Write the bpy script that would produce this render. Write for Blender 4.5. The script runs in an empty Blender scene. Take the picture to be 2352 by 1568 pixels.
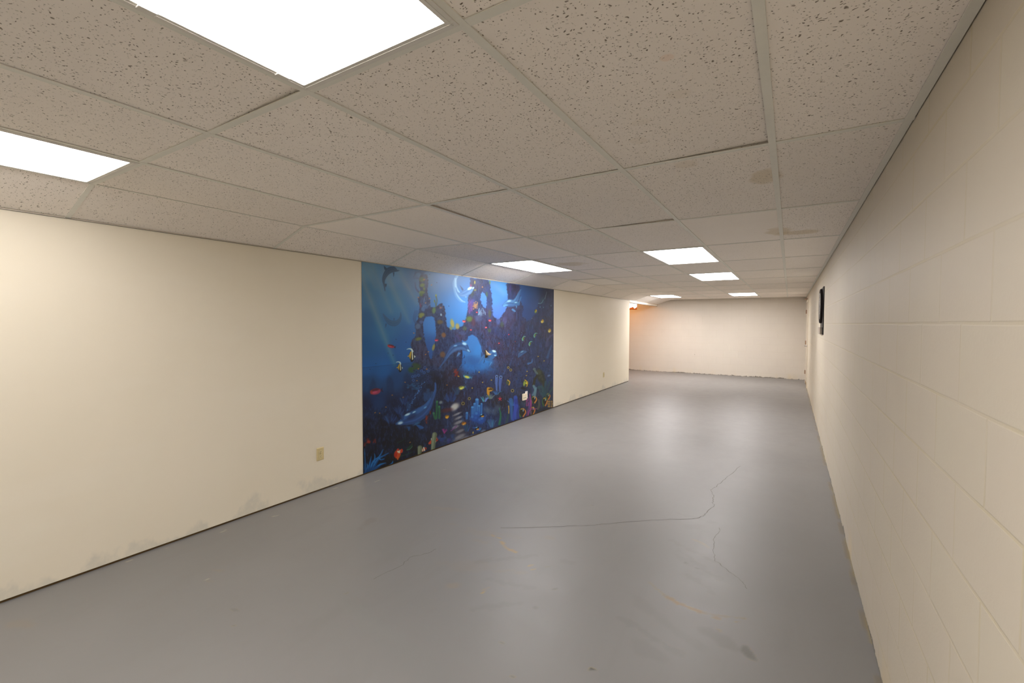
import bpy, bmesh, math, random
import numpy as np
from mathutils import Vector, Matrix

random.seed(7)
C = bpy.context.scene.collection
scene = bpy.context.scene

# ------------------------------------------------------------------ camera
CAM_Z = 1.5127
F_PX, PP_X, PP_Y = 1019.321, 1212.414, 773.983
YAW, PITCH, ROLL = 0.53385, -0.03202, 0.004
IW, IH = 2352, 1568
_f = Vector((-math.sin(YAW) * math.cos(PITCH), math.cos(YAW) * math.cos(PITCH), math.sin(PITCH)))
_r = Vector((math.cos(YAW), math.sin(YAW), 0))
_u = _r.cross(_f)
RIGHT = math.cos(ROLL) * _r + math.sin(ROLL) * _u
UP = -math.sin(ROLL) * _r + math.cos(ROLL) * _u
FWD = _f
cam_data = bpy.data.cameras.new('camera')
cam = bpy.data.objects.new('camera', cam_data)
C.objects.link(cam)
m = Matrix((RIGHT, UP, -FWD)).transposed().to_4x4()
m.translation = (0, 0, CAM_Z)
cam.matrix_world = m
cam_data.sensor_width = 36.0
cam_data.lens = F_PX / IW * 36.0
cam_data.shift_x = -(PP_X - IW / 2) / IW
cam_data.shift_y = (PP_Y - IH / 2) / IW
cam_data.clip_start = 0.02
scene.camera = cam

# ------------------------------------------------------------------ sky, exposure
world = bpy.data.worlds.new('daylight')
scene.world = world
world.use_nodes = True
bg = world.node_tree.nodes['Background']
bg.inputs['Color'].default_value = (0.86, 0.94, 1.0, 1)
bg.inputs['Strength'].default_value = 1.6
scene.view_settings.view_transform = 'Standard'
scene.view_settings.look = 'None'
scene.view_settings.gamma = 1.0
scene.view_settings.use_curve_mapping = False
scene.view_settings.exposure = 0.28
# fluorescent diffusers: output tuned per fixture; the behind pair is unseen and added
LAMP_OUTPUT = {'near': 18.0, 'nearleft': 6.8, 'mural': 21.0, 'mid': 9.0, 'mid2': 21.0, 'far': 19.0, 'farleft': 27.0, 'behind': 16.0, 'behindleft': 4.0}
LAMP_COLOR = (1.0, 0.962, 0.965)

# warm bulb in the side room beyond the left wall
bulb_data = bpy.data.lights.new('side_room_bulb', 'POINT')
bulb_data.energy = 21.0
bulb_data.color = (1.0, 0.42, 0.10)
bulb_data.shadow_soft_size = 0.04
bulb = bpy.data.objects.new('side_room_bulb', bulb_data)
bulb.location = (-4.75, 13.10, 2.25)
C.objects.link(bulb)


def ray(px, py):
    """direction of the sight line through a point measured on the photograph"""
    return FWD + RIGHT * ((px - PP_X) / F_PX) - UP * ((py - PP_Y) / F_PX)


def on_floor(px, py):
    d = ray(px, py)
    t = -CAM_Z / d.z
    return d.x * t, d.y * t


def on_wall(px, py, x):
    d = ray(px, py)
    t = x / d.x
    return d.y * t, CAM_Z + d.z * t


# ------------------------------------------------------------------ room measures (metres)
XL, XR, YB = -3.6046, 0.364, 14.102
HC, HS = 2.2393, 2.1066                 # flat ceiling, foot of the sloped strip
UX = 0.625
LX = [-3.202 + UX * i for i in range(6)]   # runners along the room
ROW0, ROWL = 0.8708, 1.1915


def RY(j):
    return ROW0 + (j - 1) * ROWL


YW_END = 11.281                         # end of the long left wall
YN = -3.4                               # wall behind the camera
XSIDE = -6.4

# ------------------------------------------------------------------ helpers


class MB:
    def __init__(self):
        self.bm = bmesh.new()

    def box(self, x0, x1, y0, y1, z0, z1, mat=None):
        vs = [self.bm.verts.new((x, y, z)) for x in (x0, x1) for y in (y0, y1) for z in (z0, z1)]
        for f in ((0, 1, 3, 2), (4, 6, 7, 5), (0, 4, 5, 1), (2, 3, 7, 6), (0, 2, 6, 4), (1, 5, 7, 3)):
            self.bm.faces.new([vs[i] for i in f])
        if mat is not None:
            for v in vs:
                v.co = mat @ v.co
        return vs

    def hexa(self, pts):
        """eight corners: lower four then upper four, each anticlockwise"""
        vs = [self.bm.verts.new(p) for p in pts]
        for f in ((3, 2, 1, 0), (4, 5, 6, 7), (0, 1, 5, 4), (1, 2, 6, 5), (2, 3, 7, 6), (3, 0, 4, 7)):
            self.bm.faces.new([vs[i] for i in f])
        return vs

    def lathe(self, profile, mat=None, seg=32):
        rings = []
        for r, z in profile:
            rings.append([self.bm.verts.new((r * math.cos(2 * math.pi * k / seg), r * math.sin(2 * math.pi * k / seg), z)) for k in range(seg)])
        for a, b in zip(rings, rings[1:]):
            for k in range(seg):
                self.bm.faces.new((a[k], a[(k + 1) % seg], b[(k + 1) % seg], b[k]))
        self.bm.faces.new(list(reversed(rings[0])))
        self.bm.faces.new(rings[-1])
        if mat is not None:
            for rg in rings:
                for v in rg:
                    v.co = mat @ v.co

    def tube(self, pts, rad, seg=10):
        pts = [Vector(p) for p in pts]
        rings = []
        for i, p in enumerate(pts):
            t = (pts[min(i + 1, len(pts) - 1)] - pts[max(i - 1, 0)]).normalized()
            a = t.orthogonal().normalized()
            b = t.cross(a)
            if rings:
                # keep the frame steady
                a = (prev - t * prev.dot(t)).normalized()
                b = t.cross(a)
            prev = a
            r = rad[i] if isinstance(rad, (list, tuple)) else rad
            rings.append([self.bm.verts.new(p + (a * math.cos(2 * math.pi * k / seg) + b * math.sin(2 * math.pi * k / seg)) * r) for k in range(seg)])
        for a, b in zip(rings, rings[1:]):
            for k in range(seg):
                self.bm.faces.new((a[k], a[(k + 1) % seg], b[(k + 1) % seg], b[k]))
        self.bm.faces.new(list(reversed(rings[0])))
        self.bm.faces.new(rings[-1])

    def build(self, name, mat, parent=None, bevel=0.0, smooth=False, origin=None):
        bm = self.bm
        bmesh.ops.recalc_face_normals(bm, faces=bm.faces[:])
        me = bpy.data.meshes.new(name)
        if origin is not None:
            for v in bm.verts:
                v.co -= Vector(origin)
        bm.to_mesh(me)
        bm.free()
        o = bpy.data.objects.new(name, me)
        if origin is not None:
            o.location = origin
        C.objects.link(o)
        if mat:
            me.materials.append(mat)
        if smooth:
            for p in me.polygons:
                p.use_smooth = True
        if bevel:
            b = o.modifiers.new('edge', 'BEVEL')
            b.width = bevel
            b.segments = 2
            b.limit_method = 'ANGLE'
        if parent is not None:
            o.parent = parent
            if origin is not None:
                o.location = Vector(origin) - parent.location
            else:
                o.location = -parent.location
        return o


def tag(o, label=None, cat=None, group=None, kind=None):
    if label:
        o['label'] = label
    if cat:
        o['category'] = cat
    if group:
        o['group'] = group
    if kind:
        o['kind'] = kind
    return o


def empty(name, loc):
    o = bpy.data.objects.new(name, None)
    o.location = loc
    o.empty_display_size = 0.1
    C.objects.link(o)
    return o


def struct(o):
    o['kind'] = 'structure'
    return o


# ------------------------------------------------------------------ materials


class NT:
    """small node-tree writer"""

    def __init__(self, name):
        self.m = bpy.data.materials.new(name)
        self.m.use_nodes = True
        self.t = self.m.node_tree
        self.b = self.t.nodes['Principled BSDF']
        self._co = None

    def n(self, kind, **kw):
        x = self.t.nodes.new(kind)
        for k, v in kw.items():
            setattr(x, k, v)
        return x

    def put(self, sock, v):
        if hasattr(v, 'is_linked') or isinstance(v, bpy.types.NodeSocket):
            self.t.links.new(v, sock)
        elif isinstance(v, (tuple, list)) and len(v) == 3 and sock.type == 'RGBA':
            sock.default_value = (*v, 1)
        else:
            sock.default_value = v

    def co(self):
        if self._co is None:
            self._co = self.n('ShaderNodeTexCoord').outputs['Object']
        return self._co

    def noise(self, scale, detail=2.0, rough=0.5, vec=None, dist=0.0):
        x = self.n('ShaderNodeTexNoise')
        self.put(x.inputs['Vector'], vec or self.co())
        x.inputs['Scale'].default_value = scale
        x.inputs['Detail'].default_value = detail
        x.inputs['Roughness'].default_value = rough
        x.inputs['Distortion'].default_value = dist
        return x

    def math(self, op, a, b=0.0, c=0.0, clamp=False):
        x = self.n('ShaderNodeMath', operation=op, use_clamp=clamp)
        for s, v in zip(x.inputs, (a, b, c)):
            self.put(s, v)
        return x.outputs[0]

    def vmath(self, op, a, b=(0, 0, 0)):
        x = self.n('ShaderNodeVectorMath', operation=op)
        self.put(x.inputs[0], a)
        if op == 'SCALE':
            self.put(x.inputs['Scale'], b)
        else:
            self.put(x.inputs[1], b)
        return x.outputs['Value'] if op in ('LENGTH', 'DISTANCE') else x.outputs[0]

    def mapping(self, vec, loc=(0, 0, 0), rot=(0, 0, 0), scale=(1, 1, 1)):
        x = self.n('ShaderNodeMapping')
        self.put(x.inputs['Vector'], vec)
        x.inputs['Location'].default_value = loc
        x.inputs['Rotation'].default_value = rot
        x.inputs['Scale'].default_value = scale
        return x.outputs[0]

    def step(self, v, lo, hi, a=0.0, b=1.0):
        x = self.n('ShaderNodeMapRange', interpolation_type='SMOOTHSTEP')
        self.put(x.inputs[0], v)
        x.inputs[1].default_value = lo
        x.inputs[2].default_value = hi
        x.inputs[3].default_value = a
        x.inputs[4].default_value = b
        return x.outputs[0]

    def mix(self, fac, a, b, mode='MIX'):
        x = self.n('ShaderNodeMix', data_type='RGBA', blend_type=mode)
        self.put(x.inputs['Factor'], fac)
        self.put(x.inputs['A'] if False else x.inputs[6], a)
        self.put(x.inputs[7], b)
        return x.outputs[2]

    def sep(self, vec):
        x = self.n('ShaderNodeSeparateXYZ')
        self.put(x.inputs[0], vec)
        return x.outputs

    def comb(self, x, y, z):
        n = self.n('ShaderNodeCombineXYZ')
        for s, v in zip(n.inputs, (x, y, z)):
            self.put(s, v)
        return n.outputs[0]

    def bump(self, h, strength=0.3, dist=0.002, normal=None):
        x = self.n('ShaderNodeBump')
        x.inputs['Strength'].default_value = strength
        x.inputs['Distance'].default_value = dist
        self.put(x.inputs['Height'], h)
        if normal is not None:
            self.put(x.inputs['Normal'], normal)
        return x.outputs[0]

    def done(self, col=None, rough=0.6, spec=0.4, metal=0.0, normal=None):
        if col is not None:
            self.put(self.b.inputs['Base Color'], col)
        self.put(self.b.inputs['Roughness'], rough)
        self.b.inputs['Specular IOR Level'].default_value = spec
        self.b.inputs['Metallic'].default_value = metal
        if normal is not None:
            self.put(self.b.inputs['Normal'], normal)
        return self.m


def plain(name, col, rough=0.5, spec=0.4, metal=0.0, vary=0.04):
    a = NT(name)
    k = a.noise(35.0, 3.0)
    c = a.mix(k.outputs[0], tuple(x * (1 - vary) for x in col), tuple(min(1, x * (1 + vary)) for x in col))
    return a.done(c, rough, spec, metal, a.bump(a.noise(160.0, 2.0).outputs[0], 0.06, 0.001))


M = {}
CREAM = (0.80, 0.725, 0.60)


def make_materials():
    # --- acoustic ceiling tile, fissured mineral fibre
    a = NT('ceiling_tile')
    att = a.n('ShaderNodeVertexColor', layer_name='tile').outputs[0]
    tr, tg, tb = a.sep(att)
    co = a.co()
    warp = a.noise(40.0, 1.0, vec=co).outputs[1]
    wv = a.vmath('SCALE', a.vmath('SUBTRACT', warp, (0.5, 0.5, 0.5)), 0.026)
    p = a.vmath('ADD', co, wv)
    v1 = a.n('ShaderNodeTexVoronoi', feature='F1')
    a.put(v1.inputs['Vector'], a.mapping(p, scale=(1.0, 1.35, 1.0)))
    v1.inputs['Scale'].default_value = 70.0
    cell = a.sep(v1.outputs['Color'])
    worm = a.math('MULTIPLY', a.step(v1.outputs['Distance'], 0.16, 0.25, 1, 0), a.step(cell[0], 0.40, 0.44))
    v2 = a.n('ShaderNodeTexVoronoi', feature='F1')
    a.put(v2.inputs['Vector'], p)
    v2.inputs['Scale'].default_value = 140.0
    cell2 = a.sep(v2.outputs['Color'])
    pin = a.math('MULTIPLY', a.step(v2.outputs['Distance'], 0.15, 0.26, 1, 0), a.step(cell2[1], 0.40, 0.44))
    holes = a.math('MAXIMUM', worm, a.math('MULTIPLY', pin, 0.58))
    holes = a.math('MULTIPLY', holes, tg, clamp=True)
    base = a.mix(a.noise(3.1, 3.0).outputs[0], (0.935, 0.87, 0.79), (0.965, 0.905, 0.83))
    base = a.mix(1.0, base, a.comb(tr, tr, tr), 'MULTIPLY')
    # water marks
    sxyz = a.sep(co)
    wob = a.noise(7.0, 4.0, 0.65).outputs[0]

    def ell(cx, cy, rx, ry, soft=0.35):
        dx = a.math('DIVIDE', a.math('SUBTRACT', sxyz[0], cx), rx)
        dy = a.math('DIVIDE', a.math('SUBTRACT', sxyz[1], cy), ry)
        d = a.math('SQRT', a.math('ADD', a.math('MULTIPLY', dx, dx), a.math('MULTIPLY', dy, dy)))
        d = a.math('ADD', d, a.math('MULTIPLY', a.math('SUBTRACT', wob, 0.5), 1.3))
        return a.step(d, 1.0 - soft, 1.05, 1, 0)
    for cx, cy, rx, ry, k, col in STAINS:
        base = a.mix(a.math('MULTIPLY', ell(cx, cy, rx, ry), k), base, col)
    col = a.mix(holes, base, (0.17, 0.13, 0.085))
    nrm = a.bump(a.math('SUBTRACT', a.math('MULTIPLY', a.noise(120, 3, 0.6).outputs[0], 0.25), holes), 0.6, 0.004)
    M['tile'] = a.done(col, 0.9, 0.15, 0, nrm)

    M['tee'] = plain('painted_tee', (0.80, 0.785, 0.70), 0.45, 0.35)
    M['angle'] = plain('painted_angle', (0.22, 0.20, 0.165), 0.5, 0.3)
    M['dark'] = plain('dark_void', (0.05, 0.042, 0.033), 0.9, 0.1)
    M['fixture'] = plain('fixture_enamel', (0.74, 0.715, 0.65), 0.4, 0.45)
    M['white_enamel'] = plain('white_enamel', (0.80, 0.77, 0.71), 0.35, 0.45)

    # --- lit prismatic diffuser (a lamp: it gives off light)
    for lamp, out in LAMP_OUTPUT.items():
      a = NT('lit_diffuser')
      a.b.inputs['Base Color'].default_value = (0.85, 0.85, 0.85, 1)
      a.b.inputs['Roughness'].default_value = 0.35
      ck = a.n('ShaderNodeTexVoronoi', feature='F1', distance='CHEBYCHEV')
      a.put(ck.inputs['Vector'], a.co())
      ck.inputs['Scale'].default_value = 130.0
      ck.inputs['Randomness'].default_value = 0.0
      a.put(a.b.inputs['Normal'], a.bump(ck.outputs['Distance'], 0.5, 0.002))
      a.put(a.b.inputs['Emission Color'], LAMP_COLOR)
      a.b.inputs['Emission Strength'].default_value = out
      M['lit_' + lamp] = a.m
    a = NT('unlit_diffuser')
    ck = a.n('ShaderNodeTexVoronoi', feature='F1', distance='CHEBYCHEV')
    a.put(ck.inputs['Vector'], a.co())
    ck.inputs['Scale'].default_value = 130.0
    ck.inputs['Randomness'].default_value = 0.0
    M['unlit'] = a.done((0.92, 0.87, 0.80), 0.3, 0.5, 0, a.bump(ck.outputs['Distance'], 0.4, 0.002))

    # --- painted drywall of the long left wall, grey scuffs along its foot
    a = NT('painted_drywall')
    co = a.co()
    x, y, z = a.sep(co)
    lo = a.noise(0.9, 4.0, 0.55).outputs[0]
    c = a.mix(a.step(lo, 0.3, 0.7), (0.795, 0.725, 0.575), (0.82, 0.75, 0.605))
    band = a.noise(2.2, 3.0, 0.5, vec=a.mapping(co, scale=(1, 0.35, 1.6))).outputs[0]
    c = a.mix(a.step(band, 0.52, 0.68, 0, 0.35), c, (0.83, 0.77, 0.635))
    h = a.noise(2.6, 5.0, 0.62, vec=a.comb(0.0, y, a.math('MULTIPLY', z, 0.6))).outputs[0]
    lim = a.math('MULTIPLY', a.step(h, 0.36, 0.74), 0.20)
    scuff = a.step(a.math('SUBTRACT', lim, z), -0.01, 0.06)
    fine = a.noise(26.0, 4.0, 0.7).outputs[0]
    scuff = a.math('MULTIPLY', scuff, a.step(fine, 0.25, 0.6, 0.45, 0.9))
    c = a.mix(scuff, c, (0.675, 0.635, 0.525))
    n = a.bump(a.noise(210.0, 3.0, 0.6).outputs[0], 0.10, 0.001)
    M['drywall'] = a.done(c, 0.55, 0.3, 0, n)

    # --- painted concrete block: course 0.1994 m, half bond
    def block(name, axis, y0, z0, course, width, cols, jointcol, kick, jbump):
        a = NT(name)
        co = a.co()
        x, y, z = a.sep(co)
        along = y if axis == 'y' else x
        wob = a.noise(3.0, 2.0, 0.5).outputs[0]
        off = a.math('MULTIPLY', a.math('SUBTRACT', wob, 0.5), 0.006)
        v = a.comb(a.math('SUBTRACT', along, y0), a.math('ADD', a.math('SUBTRACT', z, z0), off), 0.0)
        br = a.n('ShaderNodeTexBrick', offset=0.5, offset_frequency=2, squash=1.0)
        a.put(br.inputs['Vector'], v)
        br.inputs['Color1'].default_value = (0.0, 0.0, 0.0, 1)
        br.inputs['Color2'].default_value = (1, 1, 1, 1)
        br.inputs['Mortar'].default_value = (0.5, 0.5, 0.5, 1)
        br.inputs['Scale'].default_value = 1.0
        br.inputs['Mortar Size'].default_value = 0.006
        br.inputs['Mortar Smooth'].default_value = 0.6
        br.inputs['Bias'].default_value = 0.0
        br.inputs['Brick Width'].default_value = width
        br.inputs['Row Height'].default_value = course
        fac = br.outputs['Fac']
        tint = a.sep(br.outputs['Color'])[0]
        big = a.noise(1.3, 4.0, 0.6).outputs[0]
        c = a.mix(a.step(big, 0.3, 0.7), cols[0], cols[1])
        c = a.mix(a.math('MULTIPLY', tint, 0.35), c, cols[2])
        vis = a.step(a.noise(1.7, 3.0, 0.6, vec=a.mapping(co, loc=(3, 1, 7))).outputs[0], 0.30, 0.62, 0.25, 0.95)
        jf = a.math('MULTIPLY', fac, a.math('MULTIPLY', vis, 1.0 if axis == 'y' else 0.6))
        c = a.mix(a.math('MULTIPLY', jf, 0.75), c, jointcol)
        # sparse nail holes and knocks
        vo = a.n('ShaderNodeTexVoronoi', feature='F1')
        a.put(vo.inputs['Vector'], a.comb(0.0, along, a.math('MULTIPLY', z, 0.55)))
        vo.inputs['Scale'].default_value = 3.4
        cc = a.sep(vo.outputs['Color'])
        dot = a.math('MULTIPLY', a.step(vo.outputs['Distance'], 0.016, 0.034, 1, 0), a.step(cc[0], 0.55, 0.6))
        c = a.mix(a.math('MULTIPLY', dot, 0.75), c, (0.30, 0.25, 0.17))
        # grey floor paint and dirt dragged along the foot
        ed = a.noise(3.1, 6.0, 0.85, vec=a.comb(along, a.math('MULTIPLY', z, 1.5), 0.0), dist=0.8).outputs[0]
        lim = a.math('MULTIPLY', a.step(ed, 0.42, 0.72), kick)
        c = a.mix(a.step(a.math('SUBTRACT', a.math('ADD', lim, 0.006), z), 0.0, 0.008), c, (0.22, 0.20, 0.165))
        rust = a.noise(1.6, 3.0, 0.6, vec=a.comb(along, 3.0, 0.0)).outputs[0]
        rl = a.math('MULTIPLY', a.step(rust, 0.50, 0.66), a.step(z, 0.03, 0.22, 0.55, 0.0))
        c = a.mix(rl, c, (0.74, 0.60, 0.37))
        surf = a.noise(90.0, 4.0, 0.65).outputs[0]
        hgt = a.math('SUBTRACT', a.math('MULTIPLY', surf, 0.18), a.math('MULTIPLY', fac, jbump))
        hgt = a.math('SUBTRACT', hgt, dot)
        return a.done(c, 0.55, 0.3, 0, a.bump(hgt, 0.55, 0.004))
    CO = 0.19938
    Z0 = CAM_Z + 0.0032 - 8 * CO
    M['block_right'] = block('painted_block_right', 'y', 1.4910 - 20 * 0.3765, Z0 - 0, CO, 0.3765,
                             ((0.615, 0.55, 0.437), (0.64, 0.58, 0.456), (0.63, 0.555, 0.46)), (0.60, 0.525, 0.345), 0.035, 0.3)
    M['block_back'] = block('painted_block_back', 'x', -8.0, Z0, CO, 0.395,
                            ((0.69, 0.635, 0.55), (0.72, 0.665, 0.575), (0.70, 0.64, 0.565)), (0.64, 0.575, 0.47), 0.05, 0.3)

    # --- grey floor paint on concrete; marks come from the vertex layer
    a = NT('grey_floor_paint')
    co = a.co()
    att = a.n('ShaderNodeVertexColor', layer_name='marks')
    big = a.noise(0.75, 4.0, 0.55).outputs[0]
    c = a.mix(a.step(big, 0.3, 0.72), (0.208, 0.202, 0.195), (0.233, 0.226, 0.218))
    sw = a.noise(5.0, 4.0, 0.6, vec=a.mapping(co, rot=(0, 0, 0.5), scale=(1, 0.3, 1)), dist=0.6).outputs[0]
    c = a.mix(a.step(sw, 0.50, 0.75, 0, 0.25), c, (0.193, 0.184, 0.172))
    c = a.mix(att.outputs['Alpha'], c, att.outputs['Color'])
    r = a.math('ADD', 0.36, a.math('MULTIPLY', a.noise(6.0, 4.0, 0.6).outputs[0], 0.14))
    hb = a.math('ADD', a.noise(2.5, 3.0, 0.5).outputs[0], a.math('MULTIPLY', a.noise(60.0, 3.0).outputs[0], 0.05))
    M['floor'] = a.done(c, r, 0.42, 0, a.bump(hb, 0.05, 0.01))
    M['crack'] = plain('crack_line', (0.135, 0.122, 0.107), 0.9, 0.1)

    # --- raw timber plate under the drywall
    a = NT('raw_sill_plate')
    g = a.noise(40.0, 4.0, 0.6, vec=a.mapping(a.co(), scale=(1, 0.05, 1))).outputs[0]
    M['plate'] = a.done(a.mix(g, (0.075, 0.045, 0.02), (0.17, 0.11, 0.045)), 0.9, 0.1)

    M['ivory'] = plain('ivory_plastic', (0.66, 0.55, 0.29), 0.35, 0.4)
    M['ivory_light'] = plain('pale_ivory_plastic', (0.72, 0.62, 0.36), 0.35, 0.4)
    M['cover_white'] = plain('white_cover_plate', (0.80, 0.74, 0.67), 0.35, 0.4)
    M['cream_plastic'] = plain('cream_plastic', (0.80, 0.70, 0.52), 0.4, 0.4)
    M['green_mark'] = plain('green_print', (0.10, 0.33, 0.26), 0.5, 0.3)
    M['slot'] = plain('slot_black', (0.035, 0.028, 0.015), 0.8, 0.2)
    M['slot_brown'] = plain('slot_brown', (0.22, 0.165, 0.07), 0.8, 0.2)
    M['steel'] = plain('brushed_steel', (0.42, 0.39, 0.36), 0.35, 0.5, 1.0)
    M['hinge'] = plain('hinge_bronze', (0.40, 0.27, 0.18), 0.5, 0.4, 0.3)
    M['door'] = plain('painted_door', (0.55, 0.475, 0.38), 0.45, 0.4)
    M['door_frame'] = plain('painted_door_frame', (0.76, 0.69, 0.56), 0.45, 0.4)
    M['door_dirty'] = plain('door_foot_rust', (0.28, 0.19, 0.095), 0.8, 0.2)
    M['fascia'] = plain('fascia_paint', (0.83, 0.77, 0.66), 0.5, 0.3)
    M['black'] = plain('black_plastic', (0.012, 0.010, 0.010), 0.45, 0.25)
    M['black_fiber'] = plain('black_sisal', (0.020, 0.015, 0.013), 0.8, 0.15)
    M['wire'] = plain('bright_wire', (0.55, 0.52, 0.48), 0.4, 0.5, 0.6)
    M['grey_ledge'] = plain('grey_tray', (0.42, 0.36, 0.29), 0.5, 0.3)
    M['dart_red'] = plain('red_ring', (0.16, 0.02, 0.02), 0.6, 0.2)
    M['rust_wood'] = plain('orange_wood', (0.62, 0.24, 0.06), 0.7, 0.2)
    M['sill_wood'] = plain('sill_wood', (0.30, 0.12, 0.035), 0.7, 0.2)
    M['paper_back'] = plain('torn_paper_back', (0.50, 0.40, 0.25), 0.8, 0.2)
    # window glass
    a = NT('window_glass')
    a.b.inputs['Transmission Weight'].default_value = 1.0
    a.b.inputs['IOR'].default_value = 1.05
    M['glass'] = a.done((0.96, 0.98, 1.0), 0.02, 0.3)
    # printed wall mural
    a = NT('mural_print')
    at = a.n('ShaderNodeVertexColor', layer_name='paint').outputs[0]
    M['mural'] = a.done(at, 0.42, 0.35, 0, a.bump(a.noise(14.0, 3.0).outputs[0], 0.04, 0.004))


def ceil_pt(px, py):
    d = ray(px, py)
    t = (HC - CAM_Z) / d.z
    return d.x * t, d.y * t


def _st(px, py, rx, ry, k, col=(0.50, 0.40, 0.235)):
    x, y = ceil_pt(px, py)
    return (x, y, rx, ry, k, col)


WM = (0.70, 0.585, 0.39)
STAINS = [_st(1757, 408, 0.08, 0.13, 0.5, WM), _st(1790, 532, 0.10, 0.19, 0.5, WM), _st(1835, 534, 0.16, 0.11, 0.55, WM),
          _st(1312, 607, 0.20, 0.19, 0.5, WM), _st(1532, 138, 0.022, 0.02, 0.35, (0.90, 0.66, 0.50)),
          _st(1580, 378, 0.06, 0.06, 0.22, WM), _st(1560, 222, 0.05, 0.04, 0.14, WM), _st(1590, 556, 0.13, 0.14, 0.4, (0.97, 0.90, 0.82)),
          _st(1465, 326, 0.035, 0.035, 0.14, WM), _st(1470, 285, 0.04, 0.03, 0.12, WM)]
make_materials()
# ================================================================== the setting
# ------------------------------------------------------------------ floor
FX0, FX1, FY0, FY1 = XSIDE, XR + 0.16, YN - 0.1, YB + 0.2


def fbm(x, y, seed, octaves=4, scale=1.0):
    """value noise in numpy"""
    rng = np.random.default_rng(seed)
    tab = rng.random((256, 256))
    out = np.zeros_like(x)
    amp, tot = 1.0, 0.0
    for o in range(octaves):
        fx, fy = x * scale + 17.3 * o, y * scale + 9.1 * o
        ix, iy = np.floor(fx).astype(int), np.floor(fy).astype(int)
        ux, uy = fx - ix, fy - iy
        ux, uy = ux * ux * (3 - 2 * ux), uy * uy * (3 - 2 * uy)
        a, b = tab[ix % 256, iy % 256], tab[(ix + 1) % 256, iy % 256]
        c, d = tab[ix % 256, (iy + 1) % 256], tab[(ix + 1) % 256, (iy + 1) % 256]
        out += amp * ((a * (1 - ux) + b * ux) * (1 - uy) + (c * (1 - ux) + d * ux) * uy)
        tot += amp
        amp *= 0.55
        scale *= 2.03
    return out / tot


def seg_dist(px, py, pts, widths=None):
    """distance to a polyline (minus the local half width when widths is given)"""
    best = np.full(px.shape, 1e9)
    for i in range(len(pts) - 1):
        (ax, ay), (bx, by) = pts[i], pts[i + 1]
        dx, dy = bx - ax, by - ay
        t = np.clip(((px - ax) * dx + (py - ay) * dy) / (dx * dx + dy * dy + 1e-12), 0, 1)
        d = np.hypot(px - ax - t * dx, py - ay - t * dy)
        if widths is not None:
            d = d - (widths[i] + (widths[i + 1] - widths[i]) * t)
        best = np.minimum(best, d)
    return best


def sstep(v, lo, hi):
    t = np.clip((v - lo) / (hi - lo), 0, 1)
    return t * t * (3 - 2 * t)


def grid_mesh(name, P, nu, nv):
    """P: (nu, nv, 3) array of points -> quad grid mesh"""
    me = bpy.data.meshes.new(name)
    idx = np.arange(nu * nv).reshape(nu, nv)
    q = np.stack([idx[:-1, :-1], idx[1:, :-1], idx[1:, 1:], idx[:-1, 1:]], -1).reshape(-1, 4)
    me.vertices.add(nu * nv)
    me.vertices.foreach_set('co', P.reshape(-1).astype(np.float32))
    me.loops.add(q.size)
    me.loops.foreach_set('vertex_index', q.reshape(-1).astype(np.int32))
    me.polygons.add(len(q))
    me.polygons.foreach_set('loop_start', np.arange(0, q.size, 4, dtype=np.int32))
    me.update(calc_edges=True)
    me.validate()
    return me


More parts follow.
